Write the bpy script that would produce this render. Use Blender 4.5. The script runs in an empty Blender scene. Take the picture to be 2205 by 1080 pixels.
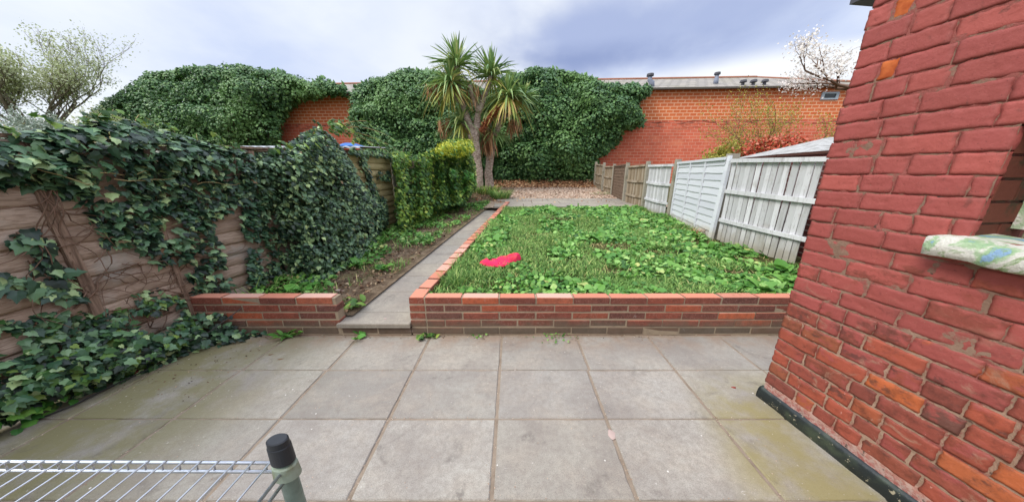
import bpy, math, random
import numpy as np
from mathutils import Vector, Matrix, noise as mnoise

# ------------------------------------------------------------------ camera, sky, sun
SC = bpy.context.scene
COL = SC.collection
PI = math.pi
cam_d = bpy.data.cameras.new('camera'); cam = bpy.data.objects.new('camera', cam_d); COL.objects.link(cam)
cam.location = (0, 0, 1.48)
cam.rotation_euler = (math.radians(90 - 15.75), 0, 0)
cam_d.sensor_width = 36; cam_d.sensor_fit = 'HORIZONTAL'; cam_d.lens = 9.551
cam_d.clip_start = 0.02; cam_d.clip_end = 2000
SC.camera = cam
SC.view_settings.view_transform = 'Standard'; SC.view_settings.look = 'None'
SC.view_settings.gamma = 1; SC.view_settings.exposure = 0.25
SC.cycles.max_bounces = 6; SC.cycles.diffuse_bounces = 3; SC.cycles.transparent_max_bounces = 6

SUN_DIR = Vector((-0.60, -0.33, 0.73)).normalized()          # towards the sun
sun_d = bpy.data.lights.new('sun', 'SUN'); sun_d.energy = 2.4; sun_d.angle = math.radians(24); sun_d.color = (1, .955, .88)
sun = bpy.data.objects.new('sun', sun_d); COL.objects.link(sun)
sun.rotation_euler = SUN_DIR.to_track_quat('Z', 'Y').to_euler(); sun.location = (-6, -2, 12)

W = bpy.data.worlds.new('World'); SC.world = W; W.use_nodes = True
def build_world():
    nt = W.node_tree; nt.nodes.clear(); N = nt.nodes.new; L = nt.links.new
    out = N('ShaderNodeOutputWorld'); mix = N('ShaderNodeMixShader'); b1 = N('ShaderNodeBackground'); b2 = N('ShaderNodeBackground')
    sky = N('ShaderNodeTexSky'); sky.sky_type = 'NISHITA'; sky.sun_disc = False
    sky.sun_elevation = math.asin(SUN_DIR.z); sky.sun_rotation = math.atan2(SUN_DIR.x, SUN_DIR.y)
    L(sky.outputs[0], b1.inputs[0]); b1.inputs[1].default_value = .1
    tc = N('ShaderNodeTexCoord'); sx = N('ShaderNodeSeparateXYZ'); L(tc.outputs['Generated'], sx.inputs[0])
    def M(op, a, b=None, c=None):
        m = N('ShaderNodeMath'); m.operation = op
        for i, v in enumerate((a, b, c)):
            if v is None: continue
            if isinstance(v, (int, float)): m.inputs[i].default_value = v
            else: L(v, m.inputs[i])
        return m.outputs[0]
    den = M('ADD', M('MAXIMUM', sx.outputs[2], 0.0), .22)
    cb = N('ShaderNodeCombineXYZ'); L(M('DIVIDE', sx.outputs[0], den), cb.inputs[0]); L(M('DIVIDE', sx.outputs[1], den), cb.inputs[1])
    n1 = N('ShaderNodeTexNoise'); n1.inputs['Scale'].default_value = .9; n1.inputs['Detail'].default_value = 7; n1.inputs['Roughness'].default_value = .52; n1.inputs['Distortion'].default_value = .35
    L(cb.outputs[0], n1.inputs['Vector'])
    n2 = N('ShaderNodeTexNoise'); n2.inputs['Scale'].default_value = 2.6; n2.inputs['Detail'].default_value = 5; L(cb.outputs[0], n2.inputs['Vector'])
    wob = M('MULTIPLY', M('SUBTRACT', n1.outputs[0], .5), 1.7)
    wob2 = M('MULTIPLY', M('SUBTRACT', n2.outputs[0], .5), 1.1)
    def bank(cx, rx, cz, rz, lo, hi):       # one bank of cloud in the sky: an ellipse of directions with ragged edges
        dx = M('DIVIDE', M('SUBTRACT', sx.outputs[0], cx), rx); dz = M('DIVIDE', M('SUBTRACT', sx.outputs[2], cz), rz)
        r = M('SQRT', M('ADD', M('MULTIPLY', dx, dx), M('MULTIPLY', dz, dz)))
        mr = N('ShaderNodeMapRange'); mr.interpolation_type = 'SMOOTHSTEP'
        L(M('ADD', M('ADD', r, wob), wob2), mr.inputs[0]); mr.inputs[1].default_value = hi; mr.inputs[2].default_value = lo
        return mr.outputs[0]
    def mixc(f, a, b):
        m = N('ShaderNodeMix'); m.data_type = 'RGBA'
        L(f, m.inputs[0])
        for i, v in ((6, a), (7, b)):
            if isinstance(v, tuple): m.inputs[i].default_value = (*v, 1)
            else: L(v, m.inputs[i])
        return m.outputs[2]
    thin = N('ShaderNodeMapRange'); L(n1.outputs[0], thin.inputs[0]); thin.inputs[1].default_value = .36; thin.inputs[2].default_value = .62
    c = mixc(thin.outputs[0], (.56, .64, .85), (.84, .88, .93))
    c = mixc(bank(-.15, .36, .33, .16, .1, 1.1), c, (.80, .84, .90))
    c = mixc(bank(.46, .40, .225, .055, .45, 1.15), c, (.90, .92, .94))
    c = mixc(bank(.26, .44, .375, .11, .22, 1.25), c, (.385, .455, .68))
    c = mixc(bank(.20, .25, .325, .040, .0, 1.25), c, (.27, .335, .56))
    L(c, b2.inputs[0])
    zen = N('ShaderNodeMapRange'); zen.interpolation_type = 'SMOOTHSTEP'; L(sx.outputs[2], zen.inputs[0])      # overcast dome: brightest overhead
    for i, v in enumerate((.46, .85, 1.0, 2.5)): zen.inputs[i+1].default_value = v
    L(zen.outputs[0], b2.inputs[1])
    mix.inputs[0].default_value = .93
    L(b1.outputs[0], mix.inputs[1]); L(b2.outputs[0], mix.inputs[2]); L(mix.outputs[0], out.inputs[0])
build_world()

# ------------------------------------------------------------------ helpers
rng = np.random.default_rng(7); random.seed(7)
def lin(h):
    h = h.lstrip('#'); o = []
    for i in (0, 2, 4):
        v = int(h[i:i+2], 16) / 255; o.append(v / 12.92 if v <= .04045 else ((v + .055) / 1.055) ** 2.4)
    return tuple(o)
def tag(o, label=None, cat=None, group=None, kind=None):
    if label: o['label'] = label
    if cat: o['category'] = cat
    if group: o['group'] = group
    if kind: o['kind'] = kind
    return o
def thing(name, label, cat, loc, group=None):
    o = bpy.data.objects.new(name, None); o.location = loc; o.empty_display_size = .1; COL.objects.link(o)
    return tag(o, label, cat, group)
def link(name, me, mat, parent=None, origin=None):
    for m in (mat if isinstance(mat, (list, tuple)) else [mat]): me.materials.append(m)
    o = bpy.data.objects.new(name, me); COL.objects.link(o)
    if parent is not None:
        o.parent = parent; o.matrix_parent_inverse = Matrix.Translation(-Vector(parent.location))
    elif origin is not None:
        me.transform(Matrix.Translation(-Vector(origin))); o.location = origin
    return o
def np_mesh(name, V, F, mat, parent=None, smooth=False, mi=None, origin=None):
    V = np.asarray(V, np.float32).reshape(-1, 3); F = np.asarray(F, np.int32); k = F.shape[1]
    me = bpy.data.meshes.new(name)
    me.vertices.add(len(V)); me.vertices.foreach_set('co', V.ravel())
    me.loops.add(F.size); me.loops.foreach_set('vertex_index', F.ravel())
    me.polygons.add(len(F)); me.polygons.foreach_set('loop_start', np.arange(len(F), dtype=np.int32) * k)
    me.polygons.foreach_set('loop_total', np.full(len(F), k, np.int32))
    if mi is not None: me.polygons.foreach_set('material_index', np.asarray(mi, np.int32))
    me.polygons.foreach_set('use_smooth', np.full(len(F), bool(smooth)))
    me.update(calc_edges=True); me.validate()
    return link(name, me, mat, parent, origin)
class MB:
    def __init__(s): s.v = []; s.f = []; s.m = []; s.cur = 0
    def add(s, V, F):
        b = len(s.v); s.v += [tuple(p) for p in V]; s.f += [tuple(i + b for i in f) for f in F]; s.m += [s.cur] * len(F)
    def box(s, a, b, R=None, bev=0.0):
        (x0, y0, z0), (x1, y1, z1) = a, b
        if bev > 0:
            e = bev; V = []
            for z, i in ((z0, e), (z0 + e, 0), (z1 - e, 0), (z1, e)):
                V += [(x0+i, y0+i, z), (x1-i, y0+i, z), (x1-i, y1-i, z), (x0+i, y1-i, z)]
            F = [(3, 2, 1, 0), (12, 13, 14, 15)] + [(k*4+j, k*4+(j+1) % 4, k*4+4+(j+1) % 4, k*4+4+j) for k in range(3) for j in range(4)]
        else:
            V = [(x0,y0,z0),(x1,y0,z0),(x1,y1,z0),(x0,y1,z0),(x0,y0,z1),(x1,y0,z1),(x1,y1,z1),(x0,y1,z1)]
            F = [(3,2,1,0),(4,5,6,7),(0,1,5,4),(1,2,6,5),(2,3,7,6),(3,0,4,7)]
        if R is not None: V = [tuple(R @ Vector(p)) for p in V]
        s.add(V, F)
    def bar(s, p, q, w, t, up=(0, 0, 1), bev=0.0):          # box along p->q, w across, t along up
        p, q = Vector(p), Vector(q); d = (q - p); l = d.length; d.normalize(); u = Vector(up); sd = d.cross(u).normalized(); u = sd.cross(d)
        R = Matrix((sd, d, u)).transposed().to_4x4(); R.translation = p
        s.box((-w/2, 0, -t/2), (w/2, l, t/2), R, bev)
    def tube(s, pts, r, n=8, cap=True, sx=1.0):
        pts = [Vector(p) for p in pts]; rs = r if isinstance(r, (list, tuple)) else [r] * len(pts); V = []; F = []
        for i, p in enumerate(pts):
            d = (pts[min(i+1, len(pts)-1)] - pts[max(i-1, 0)]).normalized()
            a = d.cross(Vector((0, 0, 1)) if abs(d.z) < .9 else Vector((0, 1, 0))).normalized(); b = d.cross(a)
            for j in range(n):
                t = 2*PI*j/n; o = (a*math.cos(t) + b*math.sin(t)) * rs[i]; o.x *= sx; V.append(p + o)
        for i in range(len(pts)-1):
            for j in range(n): F.append((i*n+j, i*n+(j+1) % n, (i+1)*n+(j+1) % n, (i+1)*n+j))
        if cap: F.append(tuple(range(n-1, -1, -1))); F.append(tuple((len(pts)-1)*n + j for j in range(n)))
        s.add(V, F)
    def build(s, name, mat, parent=None, smooth=False, origin=None):
        me = bpy.data.meshes.new(name); me.from_pydata(s.v, [], s.f)
        me.polygons.foreach_set('material_index', np.array(s.m, np.int32))
        me.polygons.foreach_set('use_smooth', np.full(len(s.f), bool(smooth))); me.update()
        return link(name, me, mat, parent, origin)
def nz(p, s=1.0, o=0.0): return mnoise.noise(Vector((p[0]*s+o, p[1]*s+o*1.7, p[2]*s-o)))
def nzA(P, s=1.0, o=0.0): return np.array([mnoise.noise((p[0]*s+o, p[1]*s+o*1.7, p[2]*s-o)) for p in P])
def inpoly(x, y, poly):
    x = np.asarray(x); y = np.asarray(y); c = np.zeros(x.shape, bool); n = len(poly)
    for i in range(n):
        x0, y0 = poly[i]; x1, y1 = poly[(i+1) % n]
        if y0 == y1: continue
        c ^= ((y0 > y) != (y1 > y)) & (x < (x1-x0)*(y-y0)/(y1-y0) + x0)
    return c
def edgedist(x, y, poly):
    d = np.full(np.shape(x), 1e9); n = len(poly)
    for i in range(n):
        a = np.array(poly[i]); b = np.array(poly[(i+1) % n]); ab = b - a; l2 = max((ab**2).sum(), 1e-9)
        t = np.clip(((x-a[0])*ab[0] + (y-a[1])*ab[1]) / l2, 0, 1)
        d = np.minimum(d, np.hypot(x-a[0]-t*ab[0], y-a[1]-t*ab[1]))
    return d
def unit(v): return v / np.maximum(np.linalg.norm(v, axis=-1, keepdims=True), 1e-9)
def scatter(T, F, pos, nrm, tip, scale):
    """copies of a leaf template (x across, y towards the tip, z out of the face) -> one vertex and face array"""
    n = unit(np.asarray(nrm, float)); d = np.asarray(tip, float); d = unit(d - n * (d*n).sum(1, keepdims=True)); x = np.cross(d, n)
    sc = np.asarray(scale, float)
    if sc.ndim == 1: sc = np.repeat(sc[:, None], 3, 1)
    A = T[None] * sc[:, None, :]
    V = pos[:, None, :] + A[..., 0:1]*x[:, None] + A[..., 1:2]*d[:, None] + A[..., 2:3]*n[:, None]
    Fa = (F[None] + (np.arange(len(pos)) * len(T))[:, None, None])
    return V.reshape(-1, 3), Fa.reshape(-1, F.shape[1])
def ivy_tpl():
    h = [(0, 0), (.24, -.10), (.44, .12), (.34, .30), (.36, .52), (.17, .64), (0, 1.0)]
    P = [(0, .34)] + h + [(-x, y) for x, y in h[1:-1]][::-1]
    V = np.array([(x, y, -.22*abs(x) - .18*(y-.3)**2) for x, y in P]); n = len(P) - 1
    return V, np.array([(0, 1 + i, 1 + (i+1) % n) for i in range(n)])[:, ::-1]
IVY = ivy_tpl()
HLEAF = (np.array([(0, 0, 0), (.36, .42, -.13), (0, 1, -.06), (-.36, .42, -.13), (0, .45, .02)]), np.array([(0, 1, 4), (1, 2, 4), (2, 3, 4), (3, 0, 4)]))
def dock_tpl():
    V = []; F = []
    for i, (y, w, z) in enumerate(((0, .05, 0), (.12, .16, .06), (.3, .23, .10), (.55, .23, .08), (.8, .14, -.02), (1.0, .012, -.14))):
        V += [(-w, y, z + .05*math.sin(i*2.1)), (0, y, z - .03), (w, y, z + .05*math.cos(i*1.7))]
        if i: a = (i-1)*3; F += [(a, a+1, a+4, a+3), (a+1, a+2, a+5, a+4)]
    return np.array(V), np.array(F)
DOCK = dock_tpl()
def blade_tpl():
    V = []; F = []
    for i, (y, z, w) in enumerate(((0, 0, .5), (.42, .10, .45), (.78, .30, .3), (1.0, .58, .03))):
        V += [(-w, y, z), (w, y, z)]
        if i: a = (i-1)*2; F.append((a, a+1, a+3, a+2))
    return np.array(V), np.array(F)
BLADE = blade_tpl()
def rand_dirs(n, z0=-1.0):
    z = rng.uniform(z0, 1, n); t = rng.uniform(0, 2*PI, n); r = np.sqrt(1 - z*z)
    return np.stack([r*np.cos(t), r*np.sin(t), z], 1)

# ------------------------------------------------------------------ materials
class MT:
    """small node-graph writer"""
    def __init__(s, name, rough=.85, spec=.3):
        s.m = bpy.data.materials.new(name); s.m.use_nodes = True; s.nt = s.m.node_tree
        s.b = s.nt.nodes['Principled BSDF']; s.out = s.nt.nodes['Material Output']
        s.b.inputs['Roughness'].default_value = rough; s.b.inputs['Specular IOR Level'].default_value = spec
        s.geo = s.N('ShaderNodeNewGeometry')
    def N(s, t): return s.nt.nodes.new(t)
    def L(s, a, b): s.nt.links.new(a, b)
    def pos(s, scale=(1, 1, 1)):
        m = s.N('ShaderNodeMapping'); s.L(s.geo.outputs['Position'], m.inputs[0]); m.inputs['Scale'].default_value = scale; return m.outputs[0]
    def noise(s, sc, det=5, rough=.55, scale=(1, 1, 1), dist=0.0):
        n = s.N('ShaderNodeTexNoise'); n.inputs['Scale'].default_value = sc; n.inputs['Detail'].default_value = det
        n.inputs['Roughness'].default_value = rough; n.inputs['Distortion'].default_value = dist; s.L(s.pos(scale), n.inputs['Vector']); return n.outputs[0]
    def vor(s, sc, feat='F1', scale=(1, 1, 1)):
        n = s.N('ShaderNodeTexVoronoi'); n.feature = feat; n.inputs['Scale'].default_value = sc; s.L(s.pos(scale), n.inputs['Vector']); return n.outputs['Distance']
    def isl(s): return s.geo.outputs['Random Per Island']
    def xyz(s):
        n = s.N('ShaderNodeSeparateXYZ'); s.L(s.geo.outputs['Position'], n.inputs[0]); return n.outputs
    def ramp(s, f, stops, interp='LINEAR'):
        r = s.N('ShaderNodeValToRGB'); s.L(f, r.inputs[0]); e = r.color_ramp.elements; r.color_ramp.interpolation = interp
        while len(e) < len(stops): e.new(.5)
        for i, (p, c) in enumerate(stops):
            c = lin(c) if isinstance(c, str) else c
            e[i].position = p; e[i].color = (*c, 1)
        return r.outputs[0]
    def rng(s, f, a, b, c=0.0, d=1.0, smooth=True):
        m = s.N('ShaderNodeMapRange'); s.L(f, m.inputs[0])
        if smooth: m.interpolation_type = 'SMOOTHSTEP'
        for i, v in enumerate((a, b, c, d)): m.inputs[i+1].default_value = v
        return m.outputs[0]
    def math(s, op, a, b=None):
        m = s.N('ShaderNodeMath'); m.operation = op
        for i, v in enumerate((a, b)):
            if v is None: continue
            if isinstance(v, (int, float)): m.inputs[i].default_value = v
            else: s.L(v, m.inputs[i])
        return m.outputs[0]
    def mix(s, f, a, b, mode='MIX'):
        m = s.N('ShaderNodeMix'); m.data_type = 'RGBA'; m.blend_type = mode
        if isinstance(f, (int, float)): m.inputs[0].default_value = f
        else: s.L(f, m.inputs[0])
        for i, v in ((6, a), (7, b)):
            if isinstance(v, str): v = lin(v)
            if isinstance(v, tuple): m.inputs[i].default_value = (*v, 1)
            else: s.L(v, m.inputs[i])
        return m.outputs[2]
    def done(s, col, bump=None, strength=.5, dist=.01, rough=None, transl=0.0):
        if isinstance(col, str): col = lin(col)
        if isinstance(col, tuple): s.b.inputs['Base Color'].default_value = (*col, 1)
        else: s.L(col, s.b.inputs['Base Color'])
        if rough is not None: s.L(rough, s.b.inputs['Roughness'])
        if bump is not None:
            bp = s.N('ShaderNodeBump'); bp.inputs['Strength'].default_value = strength; bp.inputs['Distance'].default_value = dist
            s.L(bump, bp.inputs['Height']); s.L(bp.outputs[0], s.b.inputs['Normal'])
        if transl > 0:
            t = s.N('ShaderNodeBsdfTranslucent'); mx = s.N('ShaderNodeMixShader'); mx.inputs[0].default_value = transl
            if isinstance(col, tuple): t.inputs[0].default_value = (*col, 1)
            else: s.L(col, t.inputs[0])
            s.L(s.b.outputs[0], mx.inputs[1]); s.L(t.outputs[0], mx.inputs[2]); s.L(mx.outputs[0], s.out.inputs[0])
        return s.m
MAT = {}
GAIN = {'ivy_leaf': 1.45, 'ivy_leaf_dark': 1.75, 'ivy_leaf_fresh': 1.05, 'hedge_leaf': 1.75, 'climber_leaf': 1.25, 'golden_leaf': 1.2, 'bright_leaf': 1.25, 'weed_leaf': 1.15, 'grass_blade': 1.35, 'palm_leaf': 1.45, 'palm_leaf_low': 1.45, 'dry_leaf': 1.3, 'litter': 1.0}
def leafmat(name, stops, patch=None, psc=1.2, rough=.5, spec=.35, transl=.22):
    g = GAIN.get(name, 1.0); gl = lambda h: tuple(v*g for v in lin(h))
    t = MT(name, rough, spec); c = t.ramp(t.isl(), [(p, gl(h)) for p, h in stops])
    if patch: patch = gl(patch)
    if patch: c = t.mix(t.rng(t.noise(psc, 3), .48, .66), c, t.mix(.5, c, patch))
    MAT[name] = t.done(c, transl=transl)
leafmat('ivy_leaf', [(0, '#0f1b13'), (.3, '#1f3525'), (.6, '#3b5a3e'), (.88, '#638059'), (1, '#8fa06c')], '#2e4633', rough=.38, spec=.42, transl=.12)
leafmat('ivy_leaf_dark', [(0, '#0f1b12'), (.3, '#223628'), (.6, '#435c40'), (.88, '#697f57'), (1, '#8d9c66')], '#374e32', rough=.38, spec=.42, transl=.12)
leafmat('ivy_leaf_fresh', [(0, '#28451f'), (.4, '#44682b'), (.8, '#6f9139'), (1, '#a3b455')], '#3a5f2a', rough=.5)
leafmat('hedge_leaf', [(0, '#2a4428'), (.5, '#3b5931'), (.92, '#4d6a39'), (1, '#6a8449')], '#5f7c42', .5, rough=.45, transl=.15)
leafmat('climber_leaf', [(0, '#2f4f22'), (.4, '#4d6f2e'), (.8, '#7f9a3d'), (1, '#b0b653')], '#6f8f36', 1.1)
leafmat('climber_dark', [(0, '#22401f'), (.4, '#3b612b'), (.8, '#5b7f38'), (1, '#8ba24c')], '#2f5526', 1.1)
leafmat('golden_leaf', [(0, '#7c8626'), (.5, '#a9ad34'), (1, '#ccc94e')], '#8f9a30', 2)
leafmat('bright_leaf', [(0, '#2f5e24'), (.5, '#4a8434'), (1, '#7aa84a')])
leafmat('weed_leaf', [(0, '#2f5622'), (.3, '#497a2e'), (.7, '#6c9a42'), (.94, '#93b868'), (1, '#b6b46c')], '#57863a', 1.3, rough=.45, transl=.25)
leafmat('grass_blade', [(0, '#345626'), (.4, '#547836'), (.8, '#7f9f52'), (.95, '#a5b268'), (1, '#bcb27a')], '#6f9248', .9, rough=.6, transl=.3)
leafmat('dry_leaf', [(0, '#5c3a26'), (.5, '#8c6242'), (1, '#b79570')], rough=.8, transl=.05)
leafmat('litter', [(0, '#3a2c22'), (.4, '#5c4433'), (.8, '#8a6d50'), (1, '#b9a283')], rough=.9, transl=0)
leafmat('straw', [(0, '#7d6c48'), (.5, '#a5935f'), (1, '#c9b988')], rough=.9, transl=.1)
leafmat('palm_leaf', [(0, '#47613a'), (.4, '#647f4a'), (.75, '#889c5c'), (1, '#b3b07a')], rough=.4, transl=.18)
leafmat('palm_leaf_low', [(0, '#77863c'), (.5, '#9a9a4c'), (.85, '#ab9058'), (1, '#92704c')], rough=.55, transl=.12)
leafmat('spring_leaf', [(0, '#8f9a62'), (.5, '#b6bf8c'), (1, '#dcdfc0')], transl=.3)
leafmat('grey_leaf', [(0, '#6f7f6c'), (.5, '#93a08c'), (1, '#b9c2b0')], transl=.2)
leafmat('cream_leaf', [(0, '#94905a'), (.5, '#bdb17c'), (1, '#ddcfa4')], transl=.25)
leafmat('blossom', [(0, '#d9d2c4'), (.5, '#efeae2'), (1, '#fbf7f2')], transl=.3)
leafmat('olive_leaf', [(0, '#7d7a2c'), (.5, '#9c9a3c'), (1, '#bdb55a')], transl=.3)
leafmat('red_leaf', [(0, '#6c5a2c'), (.25, '#8f6a38'), (.3, '#b8462e'), (.75, '#d0634a'), (1, '#d99a7c')], transl=.25)
leafmat('fruit', [(0, '#7c4a30'), (1, '#b0683f')], transl=0)

def brickmat(name, tones, mortar_tint=None, dirt='#2c211d', bump=.4):
    t = MT(name, .88, .25); c = t.ramp(t.isl(), tones)
    n = t.noise(22, 6, .65); c = t.mix(t.rng(n, .35, .75, 0, .45), c, t.mix(.6, c, dirt))
    c = t.mix(t.rng(t.noise(3.1, 4), .5, .72, 0, .55), c, t.mix(.7, c, dirt))
    MAT[name] = t.done(c, t.noise(120, 5, .7), bump, .004); return t
brickmat('garden_brick', [(0, '#5a3330'), (.3, '#7c3b33'), (.55, '#8c4236'), (.75, '#64423c'), (.9, '#b8573a'), (1, '#8e5a4c')])
def lowbrick():
    t = MT('low_brick', .9, .22); c = t.ramp(t.isl(), [(0, '#654038'), (.3, '#7d4639'), (.55, '#8d4b3a'), (.7, '#64463d'), (.85, '#9b5039'), (.95, '#b45e3e'), (1, '#88584a')])
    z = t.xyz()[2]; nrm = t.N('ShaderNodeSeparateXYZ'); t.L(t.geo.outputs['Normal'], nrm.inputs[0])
    n = t.noise(26, 6, .7)
    c = t.mix(t.rng(n, .38, .70, 0, .65), c, t.mix(.6, c, '#2b201c')); c = t.mix(t.rng(t.noise(80, 5, .75), .5, .68, 0, .4), c, '#b08c7c')
    # wall head painted paler for the light falling on top, mossy film near the paving
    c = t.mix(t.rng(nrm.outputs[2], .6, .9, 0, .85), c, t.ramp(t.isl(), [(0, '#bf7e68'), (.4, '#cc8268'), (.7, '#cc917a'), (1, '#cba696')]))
    m = t.rng(t.math('ADD', z, t.math('MULTIPLY', t.noise(5, 4), .22)), .18, .30, .75, 0)
    c = t.mix(m, c, t.mix(t.noise(14), '#4c4a38', '#6d665a'))
    w = t.rng(t.noise(9, 5, .7, dist=.6), .62, .74, 0, .4); c = t.mix(w, c, '#a79c94')
    MAT['low_brick'] = t.done(c, t.noise(140, 5, .7), .45, .004)
lowbrick()
def mortar(name, a, b, bump=.6):
    t = MT(name, .95, .15); c = t.mix(t.noise(30, 6, .7), a, b); c = t.mix(t.rng(t.noise(7, 4), .5, .75, 0, .6), c, '#6a5c4e')
    MAT[name] = t.done(c, t.noise(160, 5, .75), bump, .006)
mortar('mortar', '#a89880', '#877663'); mortar('joint_sand', '#9f8f7c', '#75675a')
def house_mats():
    t = MT('painted_brick', .62, .3); z = t.xyz()[2]
    paint = t.ramp(t.isl(), [(0, '#944a44'), (.5, '#9f504a'), (1, '#a9564d')])
    paint = t.mix(t.rng(t.noise(6, 5), .4, .7, 0, .5), paint, '#934a41')
    bare = t.ramp(t.math('FRACT', t.math('MULTIPLY', t.isl(), 7.3)), [(0, '#7c4238'), (.25, '#924a3c'), (.5, '#a5523c'), (.72, '#7f453a'), (.9, '#bd6438'), (1, '#6a453c')])
    bare = t.mix(t.rng(t.noise(16, 6, .7), .45, .72, 0, .8), bare, t.mix(.6, bare, '#2e211b'))
    worn = t.math('ADD', t.math('ADD', t.math('MULTIPLY', t.noise(9, 6, .65, (1, 1, 1.6)), .95), .10), t.math('MULTIPLY', t.isl(), .34))
    worn = t.math('SUBTRACT', worn, t.math('MULTIPLY', t.math('MAXIMUM', t.math('SUBTRACT', z, .52), -.15), .46))
    f = t.rng(worn, .57, .70)
    c = t.mix(f, paint, bare)
    sm = t.math('MULTIPLY', t.rng(t.noise(7.5, 6, .7, dist=.9), .57, .68), t.rng(z, 1.05, .6)); c = t.mix(t.math('MULTIPLY', sm, .6), c, '#a58670')
    dk = t.math('MULTIPLY', t.rng(t.noise(10, 5, .65, (1, 1, 1.5)), .56, .68), t.rng(z, 1.0, .55)); c = t.mix(t.math('MULTIPLY', dk, .75), c, '#4d3630')
    c = t.mix(t.rng(t.noise(11, 5, .6, dist=.5), .63, .72, 0, .8), c, t.mix(.55, c, '#4a352c'))
    fl = t.math('MULTIPLY', t.rng(t.noise(70, 4, .6, (1, 1, .35)), .70, .76), t.rng(z, 1.4, .9)); c = t.mix(fl, c, '#c79a8c')
    hole = t.rng(t.vor(60), .10, .05); c = t.mix(t.math('MULTIPLY', hole, t.rng(t.noise(8), .5, .6)), c, '#4a2620')
    c = t.mix(t.rng(t.noise(38, 6, .75, dist=.8), .58, .70, 0, .45), c, '#5f2c29')
    c = t.mix(t.rng(t.noise(19, 6, .7, (1, 1, 2), .6), .60, .72, 0, .35), c, '#b5655c')
    pt = t.geo.outputs['Pointiness']
    chip = t.math('MULTIPLY', t.rng(pt, .515, .56), t.rng(t.noise(21, 5, .7), .50, .60)); c = t.mix(t.math('MULTIPLY', chip, .75), c, '#b0806c')
    cre = t.math('MULTIPLY', t.rng(pt, .485, .44), t.rng(t.noise(12, 5, .7), .36, .6)); c = t.mix(t.math('MULTIPLY', cre, .28), c, '#5a362e')
    fine = t.noise(160, 4, .75); c = t.mix(t.rng(fine, .55, .72, 0, .35), c, '#7a3a35'); c = t.mix(t.rng(fine, .42, .28, 0, .3), c, '#c07a70')
    h = t.math('ADD', t.noise(55, 7, .7), t.math('MULTIPLY', hole, -.6))
    MAT['painted_brick'] = t.done(c, h, .6, .005)
    t = MT('orange_brick', .9, .2); c = t.mix(t.rng(t.noise(18, 5), .35, .7), '#c26a3a', '#a5502a'); MAT['orange_brick'] = t.done(c, t.noise(60, 5), .5, .005)
    t = MT('painted_mortar', .85, .2); z = t.xyz()[2]
    c = t.mix(t.noise(40, 6, .7), '#9c7c69', '#745e4f')
    keep = t.math('ADD', t.noise(13, 6, .7), t.math('MULTIPLY', t.math('SUBTRACT', z, .9), .07))
    c = t.mix(t.rng(z, .95, .6, 0, .75), c, t.mix(t.noise(34, 6, .7), '#bfa089', '#957a66'))
    c = t.mix(t.rng(keep, .49, .60), c, '#96564e')
    c = t.mix(t.rng(z, .19, .08), c, t.mix(t.rng(t.noise(50, 5, .7), .4, .6), '#a5625a', '#b99a90'))
    c = t.mix(t.rng(t.noise(25, 4), .62, .72), c, '#4c3e36')
    MAT['painted_mortar'] = t.done(c, t.noise(110, 6, .75), .8, .008)
    t = MT('shaded_reveal_brick', .85, .25); c = t.ramp(t.isl(), [(0, '#5c3529'), (.5, '#6a3c30'), (1, '#774436')]); c = t.mix(t.rng(t.noise(14, 5), .5, .7), c, '#4a4030')  # darker brown than the wall face: the reveal's shade is put into the colour
    MAT['shaded_reveal_brick'] = t.done(c, t.noise(60, 5), .5, .005)
    t = MT('flaking_paint', .7, .3); n = t.noise(10, 7, .62, dist=.5)
    c = t.ramp(n, [(0, '#7c9dbf'), (.34, '#86a4c0'), (.38, '#8fae84'), (.45, '#a9bd98'), (.48, '#d0cec2'), (.56, '#dad6cb'), (.60, '#98ad80'), (.65, '#75624a'), (1, '#4f3f2f')])
    c = t.mix(t.rng(t.noise(6, 5), .56, .66, 0, .45), c, '#c9c4b6'); MAT['flaking_paint'] = t.done(c, t.noise(40, 6, .7), 1.0, .012)
    t = MT('bitumen', .42, .5); c = t.mix(t.rng(t.noise(9, 5), .45, .7), '#1e2526', '#3b4436'); ch = t.rng(t.noise(24, 5, .7), .61, .65); c = t.mix(ch, c, '#9a917a')
    MAT['bitumen'] = t.done(c, t.noise(30, 5), .5, .006)
house_mats()
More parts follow.
